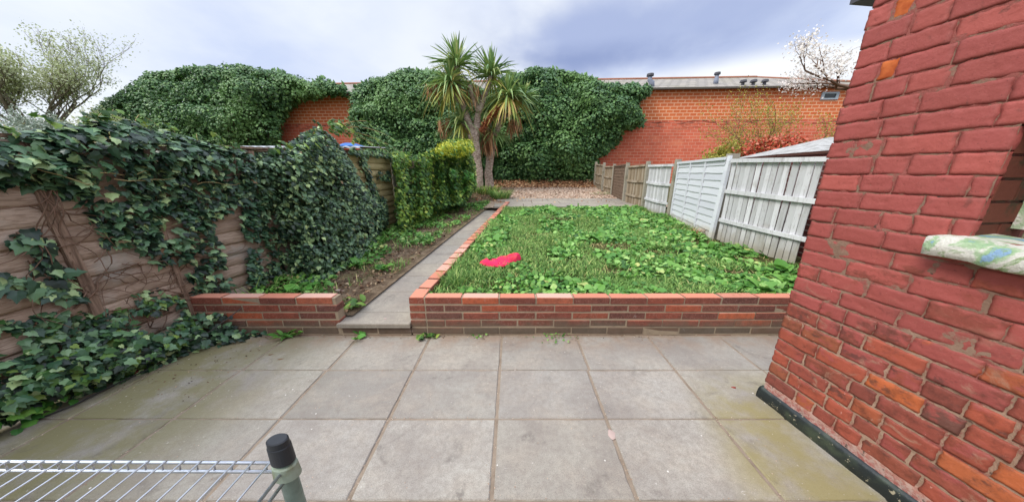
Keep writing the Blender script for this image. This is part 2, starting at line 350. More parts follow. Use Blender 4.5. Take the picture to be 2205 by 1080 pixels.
def slabmat(name, tones, moss=True):
    t = MT(name, .86, .25); c = t.ramp(t.isl(), tones); X, Y, Z = t.xyz()
    c = t.mix(t.rng(t.noise(2.2, 6, .6), .35, .7, 0, .6), c, '#766c66')
    c = t.mix(t.rng(t.noise(4.2, 7, .7, (.7, 1, 1), .3), .42, .72, 0, .5), c, '#ab9f8e')
    c = t.mix(t.rng(t.noise(27, 6, .75), .38, .66, 0, .5), c, '#81776e')
    c = t.mix(t.rng(t.noise(240, 3, .7), .42, .68, 0, .55), c, '#6f675f')
    if moss:
        mL = t.math('MULTIPLY', t.rng(t.math('ADD', X, t.math('MULTIPLY', t.noise(1.6, 4), 1.4)), -.5, -1.8), t.rng(t.noise(3.2, 5, .65), .26, .6))
        c = t.mix(t.math('MULTIPLY', mL, .85), c, '#77714a')
        mR = t.math('MULTIPLY', t.rng(t.math('SUBTRACT', X, t.math('MULTIPLY', Y, .28)), .72, 1.05), t.rng(t.noise(3, 5, .6), .3, .6)); mR = t.math('MULTIPLY', mR, t.rng(Y, 1.9, 1.45))
        c = t.mix(t.math('MULTIPLY', mR, .8), c, '#8a7f50')
        fw = t.math('MULTIPLY', t.rng(Y, 1.95, 2.28), t.rng(t.noise(6, 5, .6), .35, .65)); c = t.mix(t.math('MULTIPLY', fw, .55), c, '#8a6f5a')
    c = t.mix(t.rng(t.noise(95, 4, .7), .58, .75, 0, .45), c, '#4f4a45')
    c = t.mix(t.rng(t.noise(60, 3, .6), .66, .74, 0, .6), c, '#c3bcb2')
    sp = t.math('MULTIPLY', t.rng(t.vor(16), .09, .04), t.rng(t.noise(4.3), .54, .62)); c = t.mix(sp, c, '#d8d3ca')
    sc = t.math('MULTIPLY', t.rng(t.noise(10, 5, .7, (1, 4, 1), .8), .66, .72), t.rng(t.noise(1.7), .5, .62)); c = t.mix(t.math('MULTIPLY', sc, .7), c, '#d2ccc6')
    st = t.math('MULTIPLY', t.rng(t.noise(3.4, 6, .65, (.8, 1, 1), 1.2), .56, .70), t.rng(t.noise(45, 4, .7), .3, .6)); c = t.mix(t.math('MULTIPLY', st, .55), c, '#5f5852')
    h = t.math('ADD', t.noise(150, 4, .7), t.math('MULTIPLY', t.noise(14, 4), 1.2))
    MAT[name] = t.done(c, h, .32, .004)
slabmat('patio_slab', [(0, '#8d8980'), (.3, '#a19c93'), (.6, '#aca79c'), (.85, '#98948a'), (1, '#b0a898')])
slabmat('path_slab', [(0, '#9c9484'), (.5, '#a79f8e'), (1, '#9d978b')], False)
def grounds():
    t = MT('soil', .95, .1); n = t.noise(9, 7, .7); c = t.ramp(n, [(.25, '#4f4134'), (.5, '#7d6a55'), (.75, '#a8947c')])
    c = t.mix(t.rng(t.noise(2.4, 4), .5, .66, 0, .5), c, '#66683c'); MAT['soil'] = t.done(c, t.noise(45, 6, .75), 1, .03)
    t = MT('lawn_soil', .95, .1); n = t.noise(9, 7, .7); c = t.ramp(n, [(.25, '#2b2c17'), (.5, '#4a4a28'), (.75, '#6d6440')]); MAT['lawn_soil'] = t.done(c, t.noise(45, 6, .75), 1, .03)
    t = MT('gravel_bed', .95, .1); n = t.noise(30, 6, .7); c = t.ramp(n, [(.25, '#7a6350'), (.5, '#ab9680'), (.75, '#cdbba5')]); MAT['gravel_bed'] = t.done(c, t.noise(60, 6, .7), 1, .03)
    t = MT('gravel_stone', .85, .25); c = t.ramp(t.isl(), [(0, '#8a6e58'), (.4, '#ad9480'), (.8, '#c4b19e'), (1, '#9c7a64')]); MAT['gravel_stone'] = t.done(c)
    t = MT('earth', .95, .1); MAT['earth'] = t.done(t.mix(t.noise(.7, 6), '#4a4a2c', '#5f5a44'))
grounds()
def woods():
    t = MT('old_board', .9, .15); g = t.noise(9, 6, .65, (1, .9, 9), 1.2); c = t.ramp(t.isl(), [(0, '#a48d7b'), (.5, '#b29c8a'), (1, '#bfaa98')])
    c = t.mix(t.rng(g, .42, .68, 0, .7), c, '#77624f'); c = t.mix(t.rng(t.noise(3, 4), .5, .68, 0, .6), c, '#a8a49c'); c = t.mix(t.rng(t.xyz()[2], .3, .02, 0, .6), c, '#5d5a3a')
    MAT['old_board'] = t.done(c, g, .8, .008)
    t = MT('tan_board', .9, .15); g = t.noise(9, 6, .65, (1, .9, 9), 1.2); c = t.ramp(t.isl(), [(0, '#9a8a62'), (.5, '#aa9a70'), (1, '#b6a67e')]); c = t.mix(t.rng(g, .45, .7, 0, .7), c, '#76663f')
    MAT['tan_board'] = t.done(c, g, .7, .008)
    t = MT('post_wood', .9, .15); g = t.noise(14, 6, .65, (3, 3, .3), .8); c = t.mix(t.rng(g, .35, .7), '#937b69', '#5f4c40'); MAT['post_wood'] = t.done(c, g, .8, .01)
    t = MT('white_board', .72, .3); g = t.noise(26, 6, .65, (1, 1, .06), .5); c = t.ramp(t.isl(), [(0, '#b4b4b4'), (.5, '#c8c8c9'), (1, '#d8d8d9')])
    X, Y, Z = t.xyz(); c = t.mix(t.rng(g, .52, .74, 0, .6), c, '#8d8a86'); c = t.mix(t.rng(t.noise(7, 5), .55, .75, 0, .5), c, '#a6a19a'); c = t.mix(t.rng(t.noise(60, 5, .7, (1, 1, .12)), .55, .68, 0, .55), c, '#7d7872')
    low = t.rng(t.math('ADD', Z, t.math('MULTIPLY', t.noise(7, 4), .35)), .88, .55, 0, .75); c = t.mix(low, c, t.mix(t.noise(11), '#a89f86', '#7e7660'))
    MAT['white_board'] = t.done(c, g, .5, .005)
    t = MT('white_lap', .66, .3); g = t.noise(20, 6, .65, (1, .15, 4), .5); c = t.ramp(t.isl(), [(0, '#cbcdd3'), (1, '#d8dade')]); c = t.mix(t.rng(g, .56, .76, 0, .55), c, '#9b9ba0'); Z = t.xyz()[2]
    c = t.mix(t.rng(t.math('ADD', Z, t.math('MULTIPLY', t.noise(6, 4), .3)), .80, .62, 0, .6), c, '#b8ad92'); MAT['white_lap'] = t.done(c, g, .4, .005)
    t = MT('bare_board', .9, .15); g = t.noise(20, 6, .65, (1, 1, .08), .5); c = t.ramp(t.isl(), [(0, '#86765f'), (.5, '#9a8b76'), (1, '#a89c8a')]); c = t.mix(t.rng(g, .45, .7, 0, .7), c, '#5d4e3e')
    MAT['bare_board'] = t.done(c, g, .6, .006)
    t = MT('brown_board', .9, .15); g = t.noise(12, 6, .65, (1, .4, 5), .6); c = t.mix(t.rng(g, .4, .7), '#7b6858', '#524238'); MAT['brown_board'] = t.done(c, g, .6, .006)
    t = MT('concrete_post', .92, .15); c = t.mix(t.noise(12, 6, .65), '#8f8878', '#a8a192'); c = t.mix(t.rng(t.noise(4, 4), .52, .7, 0, .6), c, '#6f6a52'); MAT['concrete_post'] = t.done(c, t.noise(90, 5, .7), .5, .006)
    t = MT('bark', .95, .1); g = t.noise(10, 6, .7, (1, 1, .25), .6); c = t.mix(t.rng(g, .35, .7), '#6f6052', '#3f342b'); MAT['bark'] = t.done(c, g, 1, .03)
    t = MT('palm_bark', .95, .1); g = t.noise(9, 6, .7, (1, 1, 2.2), .4); c = t.mix(t.rng(g, .35, .65), '#c2afa0', '#836f62'); MAT['palm_bark'] = t.done(c, g, 1, .04)
    t = MT('twig', .9, .1); c = t.mix(t.noise(9), '#8a7060', '#5d483a'); MAT['twig'] = t.done(c)
    t = MT('dark_twig', .9, .1); c = t.mix(t.noise(3), '#7d6f60', '#66634c'); MAT['dark_twig'] = t.done(c)
    t = MT('cane', .7, .2); MAT['cane'] = t.done(t.mix(t.noise(7), '#b9a878', '#94845a'))
woods()
def far_mats():
    def bt(name, rowh, bw, c1, c2, mo, dark, msize):
        t = MT(name, .9, .2); X, Y, Z = t.xyz(); cb = t.N('ShaderNodeCombineXYZ'); t.L(X, cb.inputs[0]); t.L(Z, cb.inputs[1])
        b = t.N('ShaderNodeTexBrick'); t.L(cb.outputs[0], b.inputs['Vector']); b.inputs['Scale'].default_value = 1; b.inputs['Mortar Size'].default_value = msize
        b.inputs['Brick Width'].default_value = bw; b.inputs['Row Height'].default_value = rowh; b.inputs['Bias'].default_value = 0; b.inputs['Mortar Smooth'].default_value = .3
        for i, v in (('Color1', c1), ('Color2', c2), ('Mortar', mo)): b.inputs[i].default_value = (*lin(v), 1)
        c = b.outputs[0]
        c = t.mix(t.rng(t.noise(1.1, 6, .65), .45, .75, 0, .5), c, t.mix(.55, c, dark))
        c = t.mix(t.rng(t.noise(9, 4, .7, (.5, 1, 3)), .6, .74, 0, .55), c, dark)
        if 'lower' in name: c = t.mix(t.math('MULTIPLY', t.rng(Z, 3.5, 4.15), t.rng(t.noise(5, 5, .7, (.35, 1, 2.2)), .48, .62)), c, '#6b3d30'); c = t.mix(t.math('MULTIPLY', t.rng(t.noise(2.2, 6, .7, (.6, 1, 1)), .52, .68), .6), c, '#e08a68')
        MAT[name] = t.done(c, t.noise(8, 5), .3, .02)
    bt('far_brick_upper', .155, .344, '#dc7848', '#d26c42', '#ecb894', '#b45c3c', .020)
    bt('far_brick_lower', .155, .344, '#e0765a', '#d0664c', '#dca28a', '#8e5444', .012)
    bt('side_brick', .08, .3, '#5e322c', '#522b27', '#7a6c64', '#3c2824', .012)
    t = MT('slate', .8, .3); X, Y, Z = t.xyz(); b = t.N('ShaderNodeTexBrick'); cb = t.N('ShaderNodeCombineXYZ'); t.L(X, cb.inputs[0]); t.L(Y, cb.inputs[1]); t.L(cb.outputs[0], b.inputs['Vector'])
    b.inputs['Scale'].default_value = 1; b.inputs['Row Height'].default_value = .42; b.inputs['Brick Width'].default_value = .5; b.inputs['Mortar Size'].default_value = .035
    for i, v in (('Color1', '#8d8780'), ('Color2', '#9f978c'), ('Mortar', '#6a655f')): b.inputs[i].default_value = (*lin(v), 1)
    c = t.mix(t.rng(t.noise(.8, 5), .5, .7, 0, .6), b.outputs[0], '#7f7a62'); MAT['slate'] = t.done(c, b.outputs[1], .4, .02)
    t = MT('ridge_tile', .85, .2); MAT['ridge_tile'] = t.done(t.mix(t.noise(4), '#a8725a', '#8d5c48'))
    t = MT('gutter', .7, .3); MAT['gutter'] = t.done('#5a544c')
    t = MT('flue_metal', .5, .4); MAT['flue_metal'] = t.done(t.mix(t.noise(6), '#8f95a5', '#6f7686'))
    t = MT('dark_cowl', .6, .3); MAT['dark_cowl'] = t.done('#4a4a50')
    t = MT('pale_frame', .6, .3); MAT['pale_frame'] = t.done('#a9b3bb')
    t = MT('dark_glass', .15, .5); MAT['dark_glass'] = t.done('#22282a')
    t = MT('felt', .9, .2); c = t.mix(t.rng(t.noise(5, 6, .7, (1, 3, 1)), .4, .7), '#aaa9a6', '#7f7d78'); MAT['felt'] = t.done(c, t.noise(40, 5), .6, .01)
    t = MT('sheet_roof', .6, .3); MAT['sheet_roof'] = t.done(t.mix(t.noise(4, 5), '#c9ccd0', '#a9acb0'))
    t = MT('shed_wood', .9, .2); MAT['shed_wood'] = t.done(t.mix(t.noise(8, 5, .6, (3, 3, .3)), '#5c3a30', '#45302a'))
    t = MT('tarp', .5, .3); MAT['tarp'] = t.done(t.mix(t.noise(9), '#2f6fb8', '#2458a0'))
    t = MT('pink_cloth', .8, .2); c = t.mix(t.rng(t.noise(7, 3), .45, .65), '#f0305c', '#e8484e'); MAT['pink_cloth'] = t.done(c, t.noise(50, 4), .3, .004, transl=.1)
    t = MT('chrome', .34, .5); t.b.inputs['Metallic'].default_value = .9; MAT['chrome'] = t.done(t.mix(t.noise(30, 4), '#d3d6da', '#b3b8bd'), rough=t.rng(t.noise(60), .3, .7, .25, .5))
    t = MT('post_metal', .4, .5); t.b.inputs['Metallic'].default_value = .55; MAT['post_metal'] = t.done(t.mix(t.rng(t.noise(18, 5), .4, .7), '#7f928a', '#66766f'), rough=t.rng(t.noise(40), .3, .7, .3, .55))
    t = MT('black_plastic', .45, .4); MAT['black_plastic'] = t.done(t.mix(t.noise(40), '#1d2024', '#292c31'))
    t = MT('clamp', .6, .4); t.b.inputs['Metallic'].default_value = .2; MAT['clamp'] = t.done(t.mix(t.rng(t.noise(40, 5), .4, .7), '#8f9c8c', '#7a7f66'))
    t = MT('pale_stone', .9, .2); MAT['pale_stone'] = t.done(t.mix(t.noise(20), '#b9a39a', '#a08c84'))
    t = MT('red_stone', .9, .2); MAT['red_stone'] = t.done(t.mix(t.noise(20), '#8c4a40', '#74382f'))
    t = MT('cable', .5, .3); MAT['cable'] = t.done('#3c3a38')
far_mats()

# ------------------------------------------------------------------ ground levels
def lawn_z(y): return np.interp(y, [2.29, 8, 10, 13.5, 14.4, 17], [.345, .545, .62, .90, 1.04, 1.1])
def bed_z(y): return np.interp(y, [2.29, 6, 9, 11.5, 13.5, 17], [.165, .36, .53, .80, .92, 1.1])
def path_lx(y): return np.interp(y, [2.27, 5.64, 7.64, 8.95], [-1.62, -1.21, -.935, -.72])
def cop_lx(y): return -.955 + .1117 * (y - 2.29)
COPW = .128
def fence_x(y): return np.where(np.asarray(y) < 6.3, -3.05 + .08*(np.asarray(y)-2), -2.706 + .26*(np.asarray(y)-6.3))
def rfence_x(y): return np.interp(y, [2.4, 4.57, 6.6, 8.0, 9.2, 11, 12.2, 13.6], [3.80, 3.45, 3.82, 3.82, 3.73, 3.94, 3.95, 3.98])

def hfield(name, xs, ys, fz, mat, amp=.02, fr=3.0):
    xs = np.asarray(xs); ys = np.asarray(ys); X, Y = np.meshgrid(xs, ys)
    if callable(fz): Z = fz(X, Y)
    P = np.stack([X, Y, Z], -1).reshape(-1, 3); P[:, 2] += amp * nzA(P, fr) + amp*.5*nzA(P, fr*3.1, 4)
    nx, ny = len(xs), len(ys); i = np.arange(nx*ny).reshape(ny, nx)
    F = np.stack([i[:-1, :-1], i[:-1, 1:], i[1:, 1:], i[1:, :-1]], -1).reshape(-1, 4)
    o = np_mesh(name, P, F, mat, smooth=True); tag(o, kind='structure'); return o
np_mesh('ground', [(-300, -200, -.06), (300, -200, -.06), (300, 500, -.06), (-300, 500, -.06)], [(0, 1, 2, 3)], MAT['earth'])['kind'] = 'structure'
# neighbouring plots beyond both fences
hfield('neighbour_ground', np.linspace(-40, -3.2, 30), np.linspace(-1, 17.5, 30), lambda X, Y: bed_z(Y) - .05, MAT['earth'], .05, .8)
hfield('neighbour_ground', np.linspace(4.0, 34, 30), np.linspace(1.6, 17.5, 30), lambda X, Y: lawn_z(Y) - .06, MAT['earth'], .05, .8)
def bed_f(X, Y):
    z = bed_z(Y) + np.clip((Y-9)*.2, 0, .08) * np.clip((-X-.6), 0, 1)
    return z
ys = np.linspace(2.385, 14.6, 120)
def bed_mesh():
    nx = 40; P = []
    for y in ys:
        r = path_lx(y) + .05 if y < 8.95 else np.interp(y, [8.95, 10.2, 14.6], [-.60, -.1, .2])
        l = float(fence_x(y)) - .25
        for k in range(nx):
            x = l + (r-l)*k/(nx-1); p = (x, y, float(bed_f(np.array(x), np.array(y))))
            w = min(1, (r - x)*5)
            P.append((x, y, p[2] - .015 + w*(.035*nz(p, 2.2) + .018*nz(p, 8, 3) + .008*nz(p, 21, 5))))
    ny = len(ys); i = np.arange(nx*ny).reshape(ny, nx)
    tag(np_mesh('garden_soil', P, np.stack([i[:-1, :-1], i[:-1, 1:], i[1:, 1:], i[1:, :-1]], -1).reshape(-1, 4), MAT['soil'], smooth=True), kind='structure')
bed_mesh()
def lawn_mesh():
    nx = 60; yy = np.linspace(2.38, 8.35, 90); P = []
    for y in yy:
        l = cop_lx(y) + COPW - .03; r = float(rfence_x(y)) + .35
        for k in range(nx):
            x = l + (r-l)*k/(nx-1); z = float(lawn_z(y)) - .03; p = (x, y, z)
            P.append((x, y, z + .022*nz(p, 1.7) + .014*nz(p, 6, 2)))
    i = np.arange(nx*len(yy)).reshape(len(yy), nx)
    tag(np_mesh('lawn_soil', P, np.stack([i[:-1, :-1], i[:-1, 1:], i[1:, 1:], i[1:, :-1]], -1).reshape(-1, 4), MAT['lawn_soil'], smooth=True), kind='structure')
lawn_mesh()
hfield('gravel_yard', np.linspace(-.9, 5.2, 60), np.linspace(8.2, 16.5, 80), lambda X, Y: lawn_z(Y) - .03, MAT['gravel_bed'], .02, 2)

# ------------------------------------------------------------------ paving
def slabs(name, mat, rects, th=.05, zf=None, bev=.006, jit=.0018):
    mb = MB()
    for x0, x1, y0, y1 in rects:
        zb = [(zf(y) if zf else 0.0) for y in (y0, y1)]
        e = bev; j = [random.uniform(-jit, jit) for _ in range(4)]
        c = [(x0, y0, zb[0]+j[0]), (x1, y0, zb[0]+j[1]), (x1, y1, zb[1]+j[2]), (x0, y1, zb[1]+j[3])]
        sx = (1, -1, -1, 1); sy = (1, 1, -1, -1)
        # arris broken by small chips: each side gets extra points
        top = []; mid = []; low = []
        for k in range(4):
            a = Vector(c[k]); b = Vector(c[(k+1) % 4]); n = 9
            for q in range(n):
                p = a.lerp(b, q/n); cx = (x0+x1)/2; cy = (y0+y1)/2
                w = e*(1 + .7*nz(p, 23) + 2.2*max(0, nz(p, 9, 5)-.35)); inx = np.sign(cx-p.x) ; iny = np.sign(cy-p.y)
                if q == 0: d = Vector((sx[k], sy[k], 0))
                else: d = Vector((0, sy[k], 0)) if k % 2 == 0 else Vector((sx[(k+1) % 4], 0, 0))
                o = .0025*nz(p, 13, 2); mid.append(p + d*(o+.001) + Vector((0, 0, -w*.8))); top.append(p + d*(w+o)); low.append(p + d*(o+.001) + Vector((0, 0, -th)))
        n = len(top); V = top + mid + low
        F = [tuple(range(n))] + [(n+i, n+(i+1) % n, (i+1) % n, i) for i in range(n)] + [(2*n+i, 2*n+(i+1) % n, n+(i+1) % n, n+i) for i in range(n)]
        mb.add(V, F)
    return tag(mb.build(name, mat), kind='structure')
rows = [(-.87, -.42), (-.42, .025), (.025, .47), (.47, .914), (.914, 1.360), (1.360, 1.803), (1.803, 2.262)]
R = []
for ri, (y0, y1) in enumerate(rows):
    xs = [-2.79, -2.135, -1.46, -.775, -.097, .594, 1.285, 1.975, 2.665, 3.36] if ri < 6 else [-2.79, -2.12, -1.45, -.772, -.097, .610, 1.285, 1.965, 2.665, 3.36]
    xs = [-3.25] + xs
    for x0, x1 in zip(xs[:-1], xs[1:]): R.append((x0+.0085, x1-.0085, y0+.0028, y1-.0028))
slabs('patio', MAT['patio_slab'], R)
hfield('patio_joints', np.linspace(-3.3, 3.4, 160), np.linspace(-.9, 2.30, 120), lambda X, Y: X*0 - .006, MAT['joint_sand'], .004, 14)
# stepping path: one slab wide, climbing beside the brick kerb
py = [2.262, 2.475]; 
while py[-1] < 8.9: py.append(py[-1] + .45)
path_zf = lambda y: .128 + .05*(y - 2.27) + (0 if y > 2.4 else .002)
mb = MB()
for k, (a, b) in enumerate(zip(py[:-1], py[1:])):
    g = .004; V = []
    for z in (0, -.042):
        for (y, s) in ((a+g, 0), (a+g, 1), (b-g, 1), (b-g, 0)):
            x = path_lx(y) + (0 if k else -.03) if s == 0 else (cop_lx(y) - .004)
            V.append((x, y, path_zf(y) + z + random.uniform(-.001, .001)))
    ctr = Vector(np.mean(V[:4], 0)); T = [tuple(Vector(p).lerp(ctr, .015)) for p in V[:4]]; T = [(p[0], p[1], V[i][2]) for i, p in enumerate(T)]
    M4 = [(p[0], p[1], p[2]-.006) for p in V[:4]]
    mb.add(T + M4 + V[4:], [(0, 1, 2, 3)] + [(4+i, 4+(i+1) % 4, (i+1) % 4, i) for i in range(4)] + [(8+i, 8+(i+1) % 4, 4+(i+1) % 4, 4+i) for i in range(4)])
tag(mb.build('path', MAT['path_slab']), kind='structure')
mb = MB()
for a, b in zip(py[:-1], py[1:]):
    mb.add([(path_lx(a)+.02, a, path_zf(a)-.012), (cop_lx(a), a, path_zf(a)-.012), (cop_lx(b), b, path_zf(b)-.012), (path_lx(b)+.02, b, path_zf(b)-.012)], [(0, 1, 2, 3)])
tag(mb.build('path_bedding', MAT['joint_sand']), kind='structure')
R = []
for r, (y0, y1) in enumerate(((8.1, 8.75), (8.75, 9.4), (9.4, 10.05))):
    x = -.55 + .3*(r % 2)
    while x < 3.9: R.append((x+.008, x+.9-.008, y0+.006, y1-.006)); x += .9
slabs('far_paving', MAT['path_slab'], R, zf=lambda y: float(lawn_z(y)) + .012, jit=.004)

# ------------------------------------------------------------------ brick garden walls
def brick_box(mb, x0, x1, y0, y1, z0, z1, dz=None, R=None):
    j = lambda a: random.uniform(-a, a); e = .005
    V0 = len(mb.v); mb.box((x0+j(.003), y0+j(.003), z0+j(.0015)), (x1+j(.003), y1+j(.003), z1+j(.0015)), None, e)
    for i in range(V0, len(mb.v)):
        p = Vector(mb.v[i]); p += Vector((nz(p, 17), nz(p, 17, 3), nz(p, 17, 7)))*.0022
        if R is not None: p = R @ p
        mb.v[i] = tuple(p)
def course_run(mb, x0, x1, y0, y1, zt, n, off, L=.330, H=.0665, skip=None, R=None, joint=.013):
    for k in range(n):
        z1 = zt - k*.0775; z0 = z1 - H; x = x0 - (off if k % 2 else 0)
        while x < x1 - .02:
            a, b = max(x, x0), min(x + L, x1)
            if b - a > .03: brick_box(mb, a, b, y0, y1, z0, z1, R=R)
            x += L + joint
# L-shaped lawn wall
LW = thing('garden_wall', 'long low brick retaining wall along the front of the lawn and back beside the slab path', 'brick wall', (.9, 2.34, 0))
mb = MB(); course_run(mb, -.80, 3.5, 2.29, 2.392, .388, 6, .17)
for k in range(6):                                            # header end of the corner, flush with the path side
    z1 = .388 - k*.0775
    brick_box(mb, -.955, -.812 - (0 if k % 2 else -.0) , 2.29, 2.392 + (.10 if k % 2 == 0 else 0), z1-.0675, z1)
mb.build('front_wall', MAT['low_brick'], LW)
mb = MB(); mb.box((-.949, 2.2935, -.08), (3.5, 2.386, .381)); mb.build('mortar', MAT['mortar'], LW)
mb = MB(); y = 2.50
ang = math.atan(.1117)
while y < 9.0:
    l = .215
    for k in range(5):
        yo = y - (.11 if k % 2 else 0)
        yc = yo + l/2; Rm = Matrix.Translation((cop_lx(yc) + COPW/2, yc, 0)) @ Matrix.Rotation(-ang, 4, 'Z'); zt = .388 + .035*(yc-2.29) - k*.0775
        brick_box(mb, -COPW/2, COPW/2, -l/2, l/2, zt - .0675, zt, R=Rm)
    y += .225
mb.build('side_wall', MAT['low_brick'], LW)
mb = MB()
for a, b in zip(np.arange(2.36, 8.9, .5), np.arange(2.86, 9.4, .5)):
    b = min(b, 9.0); V = []
    for yy in (a, b):
        xl = cop_lx(yy) + .006; zt = .379 + .035*(yy-2.29); V += [(xl, yy, -.05), (xl + COPW - .012, yy, -.05), (xl + COPW - .012, yy, zt), (xl, yy, zt)]
    mb.add(V, [(3, 2, 1, 0), (4, 5, 6, 7), (0, 1, 5, 4), (1, 2, 6, 5), (2, 3, 7, 6), (3, 0, 4, 7)])
mb.build('mortar', MAT['mortar'], LW)
# short wall left of the step, its foot running on under the step slab
SW = thing('garden_wall', 'short low brick wall left of the step, ending against the ivy fence', 'brick wall', (-2.3, 2.34, 0))
mb = MB(); course_run(mb, -3.02, -1.626, 2.29, 2.392, .388, 6, .17); course_run(mb, -1.616, -.962, 2.29, 2.392, .078, 2, .12)
mb.build('wall', MAT['low_brick'], SW)
mb = MB(); mb.box((-3.01, 2.2935, -.08), (-1.633, 2.386, .381)); mb.box((-1.632, 2.2935, -.08), (-.966, 2.386, .07)); mb.box((-1.7, 2.30, .07), (-1.633, 2.38, .0775)); mb.build('mortar', MAT['mortar'], SW)

# ------------------------------------------------------------------ house wall on the right
HC = Vector((1.722, 1.505, 0)); HD = Vector((.117, -.993, 0)).normalized(); HN = Vector((-.993, -.117, 0)).normalized()
def hw(s, z, d): return HC + HD*s + HN*d + Vector((0, 0, z))
def np_hw(s, z, d):
    return np.array(HC)[None] + np.outer(s, np.array(HD)) + np.outer(d, np.array(HN)) + np.outer(z, (0, 0, 1))
OP = (.474, 1.75, 1.245, 1.678)                                # window opening: s0, s1, z0, z1
HOUSE = thing('house_wall', 'red painted brick house wall with flaking lower courses at the right of the patio', 'house', (1.75, 1.0, 0))
def house_bricks():
    V = []; F = []; MI = []; nv = 0; row = 0; z = .128; pitch = .0845; specials = [(.050, 2.160), (.068, 1.972)]
    r = random.Random(3)
    while z < 3.2:
        s = -.033 - .024*min(1, max(0, (z-.7)/.8)) + r.uniform(-.007, .004); k = row % 2; h = pitch - (.0115 if z < .75 else .0058)
        preset = next(([c0 - .030 - s, .056, .15] for c0, z0 in specials if z - .005 < z0 < z + pitch - .005), [])
        first = True
        while s < 3.3:
            l = (r.uniform(.165, .222) if r.random() < .62 else r.uniform(.095, .112)) if z > .7 else (r.uniform(.15, .20) if r.random() < .55 else r.uniform(.085, .105))
            if first and row % 2: l = .10 if row % 4 == 1 else .155
            first = False
            if preset: l = preset.pop(0)
            pieces = [(s, s+l)]; zc = z + h/2
            if OP[2] < zc < OP[3]:
                if s >= OP[0] - .03 and s < OP[1]: pieces = []
                elif s < OP[0] < s + l: pieces = [(s, OP[0])]
                elif s + l > OP[0] - .035 and s < OP[0]: pieces = [(s, OP[0])]
                elif s < OP[1] < s + l: pieces = [(OP[1], s+l)]
            for a, b in pieces:
                nu = max(6, int((b-a)/.0095)); nz_ = 10
                u = np.linspace(0, 1, nu+1); w = np.linspace(0, 1, nz_+1); U, Wv = np.meshgrid(u, w)
                S = a + (b-a)*U; Z = z + h*Wv
                ed = np.minimum(np.minimum(S-a, b-S), np.minimum(Z-z, z+h-Z)); rr = .0036
                D = -.0036*(1 - np.clip(ed/rr, 0, 1))**2
                S = S.ravel(); Z = Z.ravel(); D = D.ravel(); ed = ed.ravel()
                P = np_hw(S, Z, D)
                n1 = nzA(P, 24, row*.1); n2 = nzA(P, 8, 9); n3 = nzA(P, 55, 2)
                worn = np.clip(1.1 - Z/1.1, .15, 1)
                n4 = nzA(P, 110, 6); D = D + r.uniform(-.003, .003) + .0012*n1 + .0022*n2 + .0012*n3 + .0010*n4 - .012*np.clip(nzA(P, 34, 12) - .45, 0, 1) - .008*worn*np.maximum(0, n2-.1)
                S = S + (.0045*nzA(P, 15, 31) + .0045*nzA(P, 60, 3)) * (ed < .004); Z = Z + (.0036*nzA(P, 13, 17) + .0040*nzA(P, 60, 8)) * (ed < .004)
                Z = Z + .0018*np.sin(S*2.3 + row)                    # courses wander
                ids = np.arange((nu+1)*(nz_+1)).reshape(nz_+1, nu+1)
                brd = np.concatenate([ids[0, :], ids[1:, -1], ids[-1, -2::-1], ids[-2:0:-1, 0]])
                Vb = np_hw(S, Z, D); Sk = np_hw(S[brd], Z[brd], np.full(len(brd), -.03))
                f = np.stack([ids[:-1, :-1], ids[1:, :-1], ids[1:, 1:], ids[:-1, 1:]], -1).reshape(-1, 4)
                n0 = len(Vb); m = len(brd); sk = np.array([(brd[i], brd[(i+1) % m], n0 + (i+1) % m, n0 + i) for i in range(m)])
                f = np.concatenate([f, sk]) + nv
                sp = any(a < q[0] < b and z - .005 < q[1] < z + pitch - .005 for q in specials)
                V.append(Vb); V.append(Sk); F.append(f); MI.append(np.full(len(f), 1 if sp else 0)); nv += n0 + m
            s += l + (.0105 if z < .7 else r.choice([.0035, .006, .0085]))
            if row % 5 != 3: k += 1
        z += pitch; row += 1
    np_mesh('brickwork', np.concatenate(V), np.concatenate(F), [MAT['painted_brick'], MAT['orange_brick']], HOUSE, smooth=True, mi=np.concatenate(MI))
house_bricks()
